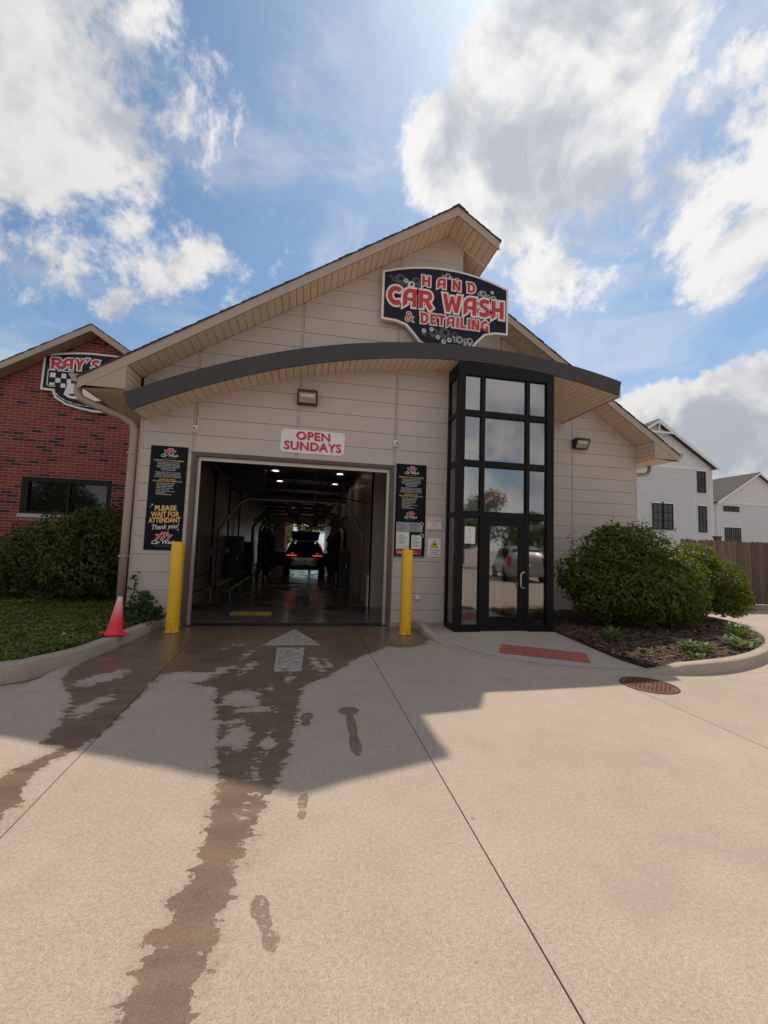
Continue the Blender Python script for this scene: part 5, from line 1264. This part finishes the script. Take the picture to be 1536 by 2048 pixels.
for s_ in (-1, 1):
    MB().tube([(s_*.60, .45, 1.35), (s_*.60, .12, 1.90)], .012, 6).build('gas_strut', 'steel', SV)
    d_ = MB(); a = R(68)
    def dp(u, z, o=0): return (s_*(.95+u*math.sin(a)+o*math.cos(a)), 3.05-u*math.cos(a)+o*math.sin(a), z)
    prof = [(0, .32), (1.0, .32), (1.02, .95), (.98, 1.05), (.0, 1.02)]
    vs = [dp(u, z) for u, z in prof]+[dp(u, z, .07) for u, z in prof]; n = 5
    d_.add(vs, [tuple(range(n)), tuple(range(2*n-1, n-1, -1))]+[(i, i+n, (i+1) % n+n, (i+1) % n) for i in range(n)])
    dd = d_.build('door', 'car_black', SV)
    MB().tube([dp(.0, 1.04, .03), dp(.30, 1.45, .03), dp(.55, 1.55, .03), dp(.96, 1.50, .03), dp(.99, 1.05, .03)], .022, 6).build('window_frame', 'car_black', dd)
    MB().box(*sorted((s_*.36, s_*.80)), -.035, .02, .935, .975).build('tail_light', 'tail_glow', SV)
    MB().box(*sorted((s_*.70, s_*.86)), .0, .05, .975, .99).build('tail_light_trim', 'tail_red', SV)
MB().box(-.16, .16, -.03, -.018, .60, .74).build('licence_plate', 'plate', SV)
MB().box(-.10, .10, -.032, -.031, .645, .70).build('plate_print', 'print_grey', SV)
MB().tube([(-.8, -.02, .42), (0, -.05, .40), (.8, -.02, .42)], .05, 8).build('bumper', 'black_rubber', SV, True)
# silver minivan parked across the drive (seen mirrored in the glass door)
sec = [(0, .40, .95, 1.05, .82, .76), (.06, .30, 1.06, 1.25, .93, .80), (.25, .28, 1.08, 1.64, .96, .76), (.60, .27, 1.08, 1.75, .97, .76), (1.8, .27, 1.06, 1.78, .97, .77), (2.9, .27, 1.05, 1.74, .97, .75), (3.5, .27, 1.04, 1.52, .96, .70), (4.15, .28, 1.0, 1.12, .94, .72), (4.75, .30, .88, .96, .88, .70), (5.0, .38, .72, .80, .72, .60)]
MV = car('minivan', 'silver minivan with dark windows mirrored in the glass of the entrance door', (10.3, -3.3, 0), R(197), sec, 'car_silver', 0, 5.0, .96,
         [[(.93, .35, 1.16), (.93, 1.25, 1.16), (.83, 1.25, 1.62), (.83, .50, 1.60)], [(.93, 1.35, 1.15), (.93, 2.3, 1.15), (.83, 2.3, 1.63), (.83, 1.35, 1.62)], [(.93, 2.4, 1.15), (.92, 3.7, 1.10), (.80, 3.15, 1.56), (.83, 2.4, 1.62)]],
         [(-.70, .10, 1.16), (.70, .10, 1.16), (.64, .22, 1.58), (-.64, .22, 1.58)])
for s_ in (-1, 1): MB().box(*sorted((s_*.74, s_*.945)), -.01, .10, .85, 1.22).build('tail_light', 'tail_red', MV)
MB().box(-.16, .16, -.02, -.008, .78, .92).build('licence_plate', 'plate', MV)

# ------------------------------------------------------------------ brick wing on the left
BY = 11.4
BXR, BZR, BSL = -5.42, 6.74, .64
bz = lambda x: BZR-BSL*abs(x-BXR)
W2 = thing('brick_building', 'red brick wing with dark window and tan gabled roof beside the car wash', 'building', (-6.0, BY, 0))
X0b, X1b = -10.0, -3.02
win = (-6.72, -4.86, 2.02, 2.88)
core = MB()
core.prism_y([(X0b, .02), (win[0], .02), (win[0], bz(win[0])-.22), (X0b, bz(X0b)-.22)], BY+.012, BY+.25); core.prism_y([(win[1], .02), (X1b, .02), (X1b, bz(X1b)-.22), (win[1], bz(win[1])-.22)], BY+.012, BY+.25)
core.prism_y([(win[0], .02), (win[1], .02), (win[1], win[2]), (win[0], win[2])], BY+.012, BY+.25); core.prism_y([(win[0], win[3]), (win[1], win[3]), (win[1], bz(win[1])-.22), (BXR, BZR-.22), (win[0], bz(win[0])-.22)], BY+.012, BY+.25)
core.build('mortar_bed', 'mortar', W2)
MB().box(X0b, X1b, BY-.03, BY+.011, .0, .62).build('foundation', 'foundation', W2)
BL, BH = .254, .0762
bmesh_ = MB().cbox(-BL/2+.007, BL/2-.007, -.004, .002, -BH/2+.007, BH/2-.007, .002).mesh('brick', 'brick')
far = MB(); cand = []
row = 0; z = .64
while z < BZR:
    off = (row % 2)*BL/2; x = X0b+off
    while x < X1b-.02:
        xc, zc = x+BL/2, z+BH/2
        if zc+BH/2 < bz(xc)-.09 and xc+BL/2 < X1b:
            wx = win[0]-.04 < xc+BL/2 and xc-BL/2 < win[1]+.04 and win[2]-.11 < zc+BH/2 and zc-BH/2 < win[3]+.02
            if not wx: cand.append((xc, zc))
            else:                                          # cut bricks beside the window
                for (a, b) in ((xc-BL/2, min(xc+BL/2, win[0]-.04)), (max(xc-BL/2, win[1]+.04), xc+BL/2)):
                    if .03 < b-a < BL-.001: far.cbox(a+.007, b-.007, BY+.006, BY+.0118, z+.007, z+BH-.007, .002)
        x += BL
    z += BH; row += 1
def show(c):                                               # how plainly the brick can be seen: open face between eave, sign and shrub
    x, z = c; s_ = 0
    if -7.3 < x < -4.75 and 2.7 < z < 6.5 and not (-6.6 < x < -3.9 and 4.55 < z < 6.1): s_ += 2
    if x > -7.2 and 2.95 < z < 4.55: s_ += 1
    return s_-abs(z-3.7)*.2
cand.sort(key=show, reverse=True)
for i, (x, z) in enumerate(cand):
    dy = random.uniform(-.002, .002)
    if i < 300: inst(bmesh_, 'brick', W2, (x, BY+.010+dy*.5, z))
    else: far.cbox(x-BL/2+.007, x+BL/2-.007, BY+.006+dy*.5, BY+.0118, z-BH/2+.007, z+BH/2-.007, .002)
stuff(far.build('brickwork', 'brick', W2))
# window
fr = MB()
for (a, b, c, d) in ((win[0]-.05, win[1]+.05, win[2]-.002, win[2]+.07), (win[0]-.05, win[1]+.05, win[3]-.09, win[3]+.035), (win[0]-.05, win[0]+.10, win[2]+.07, win[3]-.09), (win[1]-.05, win[1]+.05, win[2]+.07, win[3]-.09)): fr.box(a, b, BY-.004, BY+.10, c, d)
wf = fr.build('window', 'black_window', W2)
mx = (win[0]+win[1])/2+.02; MB().box(mx-.035, mx+.035, BY+.025, BY+.09, win[2]+.07, win[3]-.09).build('mullion', 'black_window', wf)
for (a, b) in ((win[0]+.10, mx-.035), (mx+.035, win[1]-.05)): MB().box(a, b, BY+.06, BY+.066, win[2]+.07, win[3]-.09).build('pane', 'dark_glass', wf)
MB().box(win[0], win[1], BY+.26, BY+.3, win[2], win[3]).build('room_dark', 'black_rubber', W2)
MB().box(win[0]-.06, win[1]+.06, BY-.05, BY+.02, win[2]-.09, win[2]-.002).build('sill', 'lime_sill', W2)
# roof of the wing
def brp(x0, x1, d0, d1):
    xs = sorted({x0, BXR, x1}); return [(x, bz(x)-d1) for x in xs]+[(x, bz(x)-d0) for x in reversed(xs)]
MB().prism_y(brp(X0b-.6, -2.55, .03, .16), BY-.33, BY+8).build('roof_deck', 'soffit_dark', W2)
for s_, xa, xb in ((1, X0b-.62, BXR), (-1, -2.53, BXR)):
    L = abs(xb-xa)
    for i in range(int(L/.13)+1):
        u0, u1 = i*.13, min(i*.13+.15, L); xl, xu = xa+u0*s_, xa+u1*s_
        if abs(xu-xl) < .02: continue
        pl = [(xl, bz(xl)-.03), (xu, bz(xu)-.03), (xu, bz(xu)-.015), (xl, bz(xl)-.004)]
        MB().prism_y(pl[::s_], BY-.37+random.uniform(-.01, .01), BY+8).build('shingle_course', 'shingle', W2)
for xa, xb in ((X0b-.6, BXR), (BXR, -2.6)): MB().prism_y([(xa, bz(xa)-.19), (xb, bz(xb)-.19), (xb, bz(xb)-.032), (xa, bz(xa)-.032)], BY-.36, BY-.335).build('rake_board', 'fascia', W2)
x = X0b-.5
while x < -3.1:
    x1 = min(x+.2, BXR) if x < BXR else x+.2
    MB().prism_y([(x+.004, bz(x)-.178), (x1-.004, bz(x1)-.178), (x1-.004, bz(x1)-.163), (x+.004, bz(x)-.163)], BY-.334, BY+.0).build('soffit_board', 'fascia', W2); x = x1
# shaped sign on the brick
cxs = -5.25
sl = [(cxs-1.28*k, 6.11-.17*k*k) for k in (.2, .45, .7, 1.0)]+[(cxs-1.29, 5.5), (cxs-1.30, 5.06), (cxs-1.05, 5.05)]+[(cxs-1.05+.9*(1-math.cos(R(a))), 5.05-.42*math.sin(R(a))) for a in (25, 50, 75)]+[(cxs-.1, 4.60)]
S2 = board_sign('brick_wall_sign', "shaped dark sign with white rim and RAY'S lettering on the brick gable", sym(sl), BY-.075, .06, .05, (cxs, BY-.06, 4.6))
wl, rl = MB(), MB(); sign_word("RAY'S", -6.36, -5.28, 5.64, .28, BY-.086, (wl, rl), gap=.10, bend=-.04, xc=cxs); sign_word('C', -5.10, -4.82, 5.66, .28, BY-.086, (wl, rl))
wl.build('letter_outline', 'sign_white', S2); rl.build('lettering', 'sign_red', S2)
em = MB(); yy = BY-.0835
for (a, b, c, d) in ((-6.42, -5.85, 5.555, 5.575), (-6.42, -6.40, 5.16, 5.555), (-6.42, -6.22, 5.16, 5.18)): em.box(a, b, yy, yy+.002, c, d)
for i in range(5):
    for j in range(3):
        if (i+j) % 2 == 0: em.add([(-6.36+i*.125, yy, 5.50-j*.125), (-6.36+i*.125, yy, 5.50-(j+1)*.118), (-6.36+(i+1)*.118, yy, 5.50-(j+1)*.118), (-6.36+(i+1)*.118, yy, 5.50-j*.125)], [(0, 1, 2, 3)])
em.add([(-6.0+.04, yy-.001, 5.26), (-6.03, yy-.001, 4.98), (-5.9, yy-.001, 4.90), (-5.5, yy-.001, 4.86), (-5.1, yy-.001, 4.90), (-4.9, yy-.001, 5.20), (-5.4, yy-.001, 5.32)], [tuple(range(7))])
rim = [(cxs-1.0+.85*(1-math.cos(R(a))), 5.10-.38*math.sin(R(a))) for a in range(0, 91, 15)]
for (p, q) in zip(rim, rim[1:]): em.add([(p[0], yy, p[1]), (q[0], yy, q[1]), (q[0]+.008, yy, q[1]+.02), (p[0]+.02, yy, p[1]+.004)], [(0, 1, 2, 3)])
em.build('emblem', 'sign_white', S2)
m_ = MB(); m_.add([(-5.82+.10*math.cos(R(a)), yy-.002, 4.985+.028*math.sin(R(a))) for a in range(0, 360, 20)], [tuple(range(18))]); m_.build('emblem_mark', 'sign_black', S2)

# ------------------------------------------------------------------ plants
def crown(lobes, n, size, seed, shell=(.72, 1.04), low_cut=None):
    r = np.random.default_rng(seed); L = np.array(lobes, float); wts = (L[:, 3]*L[:, 4]+L[:, 4]*L[:, 5]+L[:, 3]*L[:, 5]); wts /= wts.sum()
    P, N = [], []
    ph = r.uniform(0, 6.28, (6, 3)); fq = r.uniform(2.0, 7.0, (6, 3))
    while len(P) < n:
        k = r.choice(len(L), p=wts); d = r.normal(size=3); d /= np.linalg.norm(d)
        bump = sum(math.sin(fq[j] @ d*1.6+ph[j, 0])*.06 for j in range(6))
        rad = (shell[0]+(shell[1]-shell[0])*r.random()**.55)*(1+bump)
        if r.random() < .22: rad *= r.uniform(.45, .85)
        if r.random() < .05: rad *= r.uniform(1.02, 1.16)
        p = L[k, :3]+d*L[k, 3:]*rad
        ins = False
        for j in range(len(L)):
            if j != k and np.linalg.norm((p-L[j, :3])/L[j, 3:]) < .55: ins = True; break
        if ins or (low_cut is not None and p[2] < low_cut): continue
        P.append(p); nn = d/L[k, 3:]; nn /= np.linalg.norm(nn); N.append(nn*.8+r.normal(size=3)*.55+np.array([0, 0, .35]))
    return np.array(P), np.array(N), r.uniform(*size, n), r
def shrub(name, label, base, lobes, n, size, m, seed, group=None, low=None, sprigs=0):
    S = thing(name, label, 'shrub', base, group); P, N, s_, r = crown(lobes, n, size, seed, low_cut=low)
    if sprigs:                                              # young shoots sticking out of the outline
        for k in range(sprigs):
            i = r.integers(len(P)); d = N[i]/np.linalg.norm(N[i]); d = d*.5+np.array([r.normal()*.2, r.normal()*.2, .9])
            for q in range(7):
                P = np.vstack([P, P[i]+d*.035*(q+1)+r.normal(size=3)*.018]); N = np.vstack([N, r.normal(size=3)+np.array([0, 0, .6])]); s_ = np.append(s_, r.uniform(*size)*.8)
    o = leaf_mesh('foliage', P, N, s_, m, S, org=base, rng=r)
    st = MB(); bz_ = base[2]
    for L in lobes:
        for k in range(3):
            a = random.uniform(0, 6.28); st.tube([(base[0]+math.cos(a)*.12, base[1]+math.sin(a)*.12, bz_), (base[0]*.5+L[0]*.5+random.uniform(-.1, .1), base[1]*.5+L[1]*.5, bz_*.4+L[2]*.6), (L[0]+random.uniform(-.3, .3)*L[3], L[1]+random.uniform(-.3, .3)*L[4], L[2]+L[5]*.4)], [.02, .014, .006], 5)
    st.build('stem', 'bark', S)
    return S
shrub('shrub', 'large rounded green shrub in the mulch bed against the set-back wall', (6.7, 7.7, .12),
      [(6.35, 7.75, .95, .85, .8, .72), (7.05, 7.5, 1.05, .75, .8, .78), (5.75, 7.9, 1.05, .52, .5, .52), (6.45, 7.9, 1.58, .60, .6, .55), (6.98, 7.8, 1.72, .48, .5, .45), (6.3, 7.7, 1.9, .3, .3, .25), (7.55, 7.55, 1.0, .50, .6, .60), (6.55, 7.15, .72, .75, .50, .50), (7.35, 7.2, .62, .5, .45, .42), (5.85, 7.6, .62, .5, .5, .42)], 22000, (.05, .095), 'leaf_shrub', 21, 'shrubs in the mulch bed', low=.17, sprigs=85)
shrub('shrub', 'smaller sunlit green shrub at the end of the bed near the wooden fence', (9.0, 8.3, .12),
      [(8.75, 8.3, 1.05, .70, .7, .62), (9.35, 8.2, .92, .55, .6, .58), (8.3, 8.1, .95, .50, .6, .6), (9.0, 8.4, 1.48, .42, .5, .36), (9.5, 8.0, .6, .4, .45, .4)], 13000, (.05, .09), 'leaf_shrub', 22, 'shrubs in the mulch bed', low=.20, sprigs=48)
shrub('shrub', 'large dark shrub in front of the brick wall under its window', (-5.4, 10.35, .13),
      [(-5.1, 10.3, 1.20, .75, .7, .80), (-4.25, 10.4, 1.35, .60, .6, .85), (-5.75, 10.35, 1.05, .65, .6, .72), (-6.45, 10.4, .85, .50, .5, .58), (-4.6, 10.0, .75, .9, .55, .5), (-4.75, 10.4, 1.75, .42, .45, .42), (-7.0, 10.3, .6, .5, .45, .45), (-3.75, 10.3, .9, .45, .5, .75)], 26000, (.05, .09), 'leaf_dark', 23, None, low=.3, sprigs=60)
def weed(label, x, y, n, r_, h, seed, m='leaf_weed', z=.1):
    W = thing('weed', label, 'weed', (x, y, z), 'weeds in the mulch bed'); rr_ = random.Random(seed); mb = MB()
    for k in range(n):
        a = rr_.uniform(0, 6.28); l = r_*rr_.uniform(.5, 1.1); hh = h*rr_.uniform(.3, 1.0); w_ = rr_.uniform(.012, .028); c, s_ = math.cos(a), math.sin(a); px, py = -s_*w_, c*w_
        ox, oy = rr_.uniform(-.4, .4)*r_, rr_.uniform(-.4, .4)*r_; X, Y = x+ox, y+oy
        mb.add([(X, Y, z), (X+c*l*.45+px, Y+s_*l*.45+py, z+hh*.8), (X+c*l*.45-px, Y+s_*l*.45-py, z+hh*.8), (X+c*l, Y+s_*l, z+hh)], [(0, 1, 2), (2, 1, 3)])
    mb.build('leaf', m, W)
weed('feathery pale weed at the corner of the bed by the glass tower', 5.15, 6.35, 46, .22, .22, 1); weed('spreading pale green weed behind the raised kerb', 5.95, 5.55, 60, .32, .16, 2); weed('thin low weed beside the pavement edge', 4.95, 5.45, 26, .16, .08, 3)
weed('tall green weed near the back of the bed by the kerb', 7.75, 6.45, 44, .26, .30, 4); weed('long bladed weed in the sunny part of the bed', 7.0, 5.75, 50, .34, .18, 5); weed('small weed tuft close to the kerb curve', 5.5, 5.12, 24, .15, .10, 6); weed('flat weed patch in the middle of the mulch', 6.35, 5.95, 30, .25, .08, 7); weed('small weed beside the tall green one', 8.25, 6.65, 26, .2, .14, 8)
# ivy at the wall corner behind the cone
iv = np.random.default_rng(31); P = []
for (x, y, z0, z1, w_, n) in ((-2.88, 7.95, .15, .95, .07, 40), (-2.72, 7.92, .15, .62, .13, 130), (-2.58, 7.85, .15, .42, .13, 120), (-2.84, 7.85, .15, .42, .12, 120), (-2.46, 7.9, .15, .34, .07, 40), (-2.75, 7.6, .14, .30, .2, 120)):
    for k in range(n):
        t = iv.random(); P.append((x+iv.normal()*w_*(1.1-t*.7), min(y+iv.normal()*w_*.5, 8.02), z0+(z1-z0)*t))
P = np.array(P); N = iv.normal(size=P.shape)*.5+np.array([0, -.8, .5])
IV = thing('ivy', 'dark ivy climbing the wall corner behind the traffic cone', 'ivy', (-2.7, 7.9, .13)); leaf_mesh('foliage', P, N, iv.uniform(.05, .085, len(P)), 'leaf_ivy', IV, org=(-2.7, 7.9, .13), aspect=.85)

# trees (beyond the far opening, and across the lot behind the viewer where the glass mirrors them)
def tree_proto(seed, h, rad, n):
    Tn = thing('tree', 'tree', 'tree', (0, 0, 0)); r = random.Random(seed); lob = []
    for k in range(13):
        a = r.uniform(0, 6.28); d = rad*r.uniform(.15, .75); z = h*(.42+.5*r.random()); s_ = rad*r.uniform(.32, .55)*(1.15-.5*(z/h-.4)); lob.append((d*math.cos(a)*(1.2-.6*(z/h)), d*math.sin(a)*(1.2-.6*(z/h)), z, s_, s_, s_*.8))
    P, N, s2, rn = crown(lob, n, (.16, .34), seed, (.5, 1.05))
    leaf_mesh('crown', P, N, s2, 'leaf_tree', Tn, rng=rn)
    tr = MB().tube([(0, 0, -.1), (.05, 0, h*.25), (.0, .05, h*.55), (.02, 0, h*.85)], [h*.030, h*.022, h*.014, h*.004], 8)
    for L in lob[:8]: tr.tube([(0, 0, h*r.uniform(.28, .5)), (L[0]*.5, L[1]*.5, L[2]*.85), (L[0], L[1], L[2])], [h*.010, h*.006, h*.002], 6)
    tr.build('trunk', 'bark', Tn, True); return Tn
protos = [tree_proto(51, 8.5, 3.4, 7000), tree_proto(52, 7.0, 3.0, 6000)]
spots = [(0, (-4.5, 52, 0), 1.1, 'leafy tree left of the view through the far bay opening', 'trees beyond the car wash'), (1, (.6, 56, 0), 1.2, 'leafy tree in the middle of the view through the far bay opening', 'trees beyond the car wash'), (0, (5.2, 53, 0), 1.05, 'leafy tree right of the view through the far bay opening', 'trees beyond the car wash'),
         (1, (-2, 48, 0), .55, 'low bushy tree below the taller ones beyond the far bay opening', 'trees beyond the car wash'), (1, (3.6, 47.5, 0), .5, 'small sunlit tree close to the far bay opening', 'trees beyond the car wash')]
for i, (x, y) in enumerate(((-14, -20), (-7, -24), (-1, -19), (5, -25), (11, -21), (16, -26), (22, -22), (28, -27), (34, -20), (36, -10), (34, -2), (-17, -11), (-20, -15), (-14, -14), (7, -17), (9.5, -18), (13.5, -16), (17.5, -18), (20, -15), (24, -17), (27, -13))): spots.append((i % 2, (x, y, 0), (.55+.25*random.random()), 'leafy tree across the lot mirrored in the entrance glass', 'trees across the lot'))
used = set()
for (k, loc, sc_, lab, grp) in spots:
    o = protos[k] if k not in used else copy_tree(protos[k])
    used.add(k); o.location = loc; o.rotation_euler.z = random.uniform(0, 6.28); o.scale = (sc_, sc_, sc_); o['label'] = lab; o['group'] = grp
bp_ = thing('brick_pillar', 'red brick pillar standing outside the far bay opening', 'pillar', (-2.0, 41, 0))
for k in range(44):
    for (x, w_) in (((-2.3, .25), (-2.04, .25)) if k % 2 == 0 else ((-2.3, .12), (-2.17, .25), (-1.91, .12))): MB().box(x, x+w_, 40.7, 41.2, k*.0762+.004, (k+1)*.0762-.004).build('brick', 'brick', bp_)
MB().box(-2.295, -1.80, 40.71, 41.19, 0, 3.35).build('mortar_core', 'mortar', bp_)
# planted island across the drive, also mirrored in the glass
isl = [(6.0+2.6*math.cos(R(a)), -9.5+1.3*math.sin(R(a))) for a in range(0, 360, 15)]
struct(MB().prism_z(isl, 0.002, .14).build('island', 'curb'))
shrub('shrub', 'dark hedge shrub on the island across the drive', (5.4, -9.5, .14), [(5.0, -9.5, .8, .8, .6, .6), (6.2, -9.6, .75, .9, .6, .6)], 4500, (.07, .12), 'leaf_dark', 44, None, low=.2)

# ------------------------------------------------------------------ fence, far houses
FN = thing('wooden_fence', 'weathered brown dog-eared board fence behind the shrubs', 'fence', (16, 10.8, 0))
fb = MB().prism_y([(-.068, .12), (.068, .12), (.068, 2.00), (.040, 2.055), (-.040, 2.055), (-.068, 2.00)], -.010, .010).mesh('fence_board', 'fence_wood')
x = 11.2; k = 0
while x < 22.0:
    inst(fb, 'fence_board', FN, (x, 10.8+random.uniform(-.004, .004), random.uniform(-.02, .015)), (0, random.uniform(-.008, .008), random.uniform(-.03, .03))); x += .143
for z in (.45, 1.15, 1.80): MB().box(11.1, 22.1, 10.815, 10.855, z, z+.09).build('rail', 'fence_wood', FN)
for x in (12.6, 15.0, 17.4, 19.8):
    p = MB().box(x-.07, x+.07, 10.856, 10.99, 0, 2.14).build('post', 'fence_wood', FN); MB().box(x-.09, x+.09, 10.836, 11.01, 2.14, 2.19).build('post_cap', 'fence_wood', p)
kf, _q = kerb([(22, 10.35), (16, 10.35), (11, 10.35)], -.15, [.14, .14, .14])
def lap_wall(x0, x1, y, z0, z1, pitch=.13):
    m_ = MB(); z = z0
    while z < z1-.02:
        zt = min(z+pitch, z1); m_.add([(x0, y-.075, z), (x1, y-.075, z), (x1, y-.004, zt), (x0, y-.004, zt), (x0, y, z), (x1, y, z)], [(0, 1, 2, 3), (4, 5, 1, 0)]); z = zt
    return m_
def far_window(par, x0, x1, z0, z1, y, bars=(1, 2)):
    y -= .055
    w_ = MB(); t = .09
    for (a, b, c, d) in ((x0-t, x1+t, z1, z1+t), (x0-t, x1+t, z0-t, z0), (x0-t, x0, z0, z1), (x1, x1+t, z0, z1)): w_.box(a, b, y-.07, y-.03, c, d)
    o = w_.build('window', 'black_window', par); MB().box(x0, x1, y-.045, y-.035, z0, z1).build('pane', 'dark_glass', o); MB().box(x0, x1, y-.030, y-.027, z0, z1).build('window_backing', 'black_rubber', o)
    b_ = MB()
    for i in range(1, bars[0]+1): xx = x0+(x1-x0)*i/(bars[0]+1); b_.box(xx-.025, xx+.025, y-.06, y-.046, z0, z1)
    for i in range(1, bars[1]+1): zz = z0+(z1-z0)*i/(bars[1]+1); b_.box(x0, x1, y-.064, y-.061, zz-.03, zz+.03)
    b_.build('glazing_bar', 'black_window', o)
    MB().box(x0-t-.10, x1+t+.10, y-.05, y-.027, z1+t, z1+t+.14).build('window_trim', 'house_trim', par)
def gable_house(name, label, xr, zr, hw, ze, y, depth, batten_z, ov=.45, sl=None, wins=()):
    H = thing(name, label, 'house', (xr, y, 0), 'white houses behind the fence'); s_ = (zr-ze)/hw
    zz = lambda x: zr-s_*abs(x-xr)
    MB().prism_y([(xr-hw, 0), (xr+hw, 0), (xr+hw, ze-.05), (xr, zr-.05), (xr-hw, ze-.05)], y, y+depth).build('wall', 'house_white', H)
    lap_wall(xr-hw, xr+hw, y, .3, batten_z, .17).build('lap_siding', 'house_white', H)
    MB().box(xr-hw, xr+hw, y-.05, y-.001, batten_z, batten_z+.2).build('frieze_board', 'house_trim', H)
    x = xr-hw+.3
    while x < xr+hw-.2:
        if zz(x)-.2 > batten_z+.3: MB().box(x-.03, x+.03, y-.03, y-.001, batten_z+.2, zz(x)-.12).build('batten', 'house_trim', H)
        x += .42
    for x in (xr-hw, xr+hw): MB().box(x-.09, x+.02 if x < xr else x+.03, y-.05, y+.05, 0, ze-.1).build('corner_board', 'house_trim', H)
    for sg in (-1, 1):
        pl = [(xr, zr), (xr+sg*(hw+ov), zr-s_*(hw+ov)), (xr+sg*(hw+ov), zr-s_*(hw+ov)+.16), (xr, zr+.18)]
        MB().prism_y(pl if sg > 0 else pl[::-1], y-ov, y+depth+ov).build('roof', 'house_roof', H)
        pl = [(xr, zr-.16), (xr+sg*(hw+ov+.02), zr-s_*(hw+ov)-.16), (xr+sg*(hw+ov+.02), zr-s_*(hw+ov)+.10), (xr, zr+.10)]
        MB().prism_y(pl if sg > 0 else pl[::-1], y-ov-.05, y-ov-.001).build('rake_board', 'house_trim', H)
    MB().box(xr+hw+ov, xr+hw+ov+.14, y-ov, y+depth, ze-s_*ov-.02, ze-s_*ov+.12).build('gutter', 'house_trim', H)
    MB().tube([(xr+hw+.10, y-.06, ze-s_*ov), (xr+hw+.10, y-.06, .1)], .05, 6).build('downspout', 'house_trim', H)
    for w_ in wins: far_window(H, *w_[:4], y, w_[4] if len(w_) > 4 else (1, 2))
    return H, zz
H1, zz1 = gable_house('townhouse', 'tall white sided townhouse with black windows right behind the car wash', 28.6, 12.75, 5.45, 9.35, 30, 12, 8.95, wins=((28.25, 29.05, 3.75, 5.75), (29.25, 30.05, 3.75, 5.75), (32.74, 33.38, 7.06, 8.72), (32.78, 33.40, 3.67, 5.73)))
tr_ = MB(); tr_.box(28.55, 28.65, 29.50, 29.54, 11.75, 12.55); tr_.prism_y([(27.3, 11.7), (29.9, 11.7), (29.9, 11.85), (27.3, 11.85)], 29.45, 29.50); tr_.build('gable_truss', 'house_trim', H1)
MB().box(34.05-1.75, 34.05-1.66, 29.94, 29.975, .3, 8.95).build('trim_strip', 'house_trim', H1)
H2, zz2 = gable_house('white_house', 'white gabled house with triple black windows farther off behind the fence', 58.4, 12.7, 6.3, 8.75, 45, 12, 8.5, wins=((53.0, 53.55, 7.55, 8.1, (1, 1)), (53.85, 54.4, 7.55, 8.1, (1, 1)), (54.7, 55.25, 7.55, 8.1, (1, 1)), (53.1, 53.7, 3.6, 5.3), (54.0, 54.6, 3.6, 5.3), (54.9, 55.4, 3.6, 5.3)))
H3 = thing('white_house', 'low white house end between the townhouse and the gabled house', 'house', (51, 50, 0), 'white houses behind the fence')
MB().box(44, 57.0, 50, 60, 0, 7.1).build('wall', 'house_white', H3); lap_wall(44, 57.0, 50, .3, 7.1, .16).build('lap_siding', 'house_white', H3)
MB().prism_x([(49.5, 7.1), (60.5, 7.1), (55, 10.2)], 43.6, 57.4).build('roof', 'house_roof', H3)
for (a, b, c, d) in ((55.9, 56.6, 4.9, 6.6), (56.0, 56.6, 2.0, 3.4)): far_window(H3, a, b, c, d, 50)
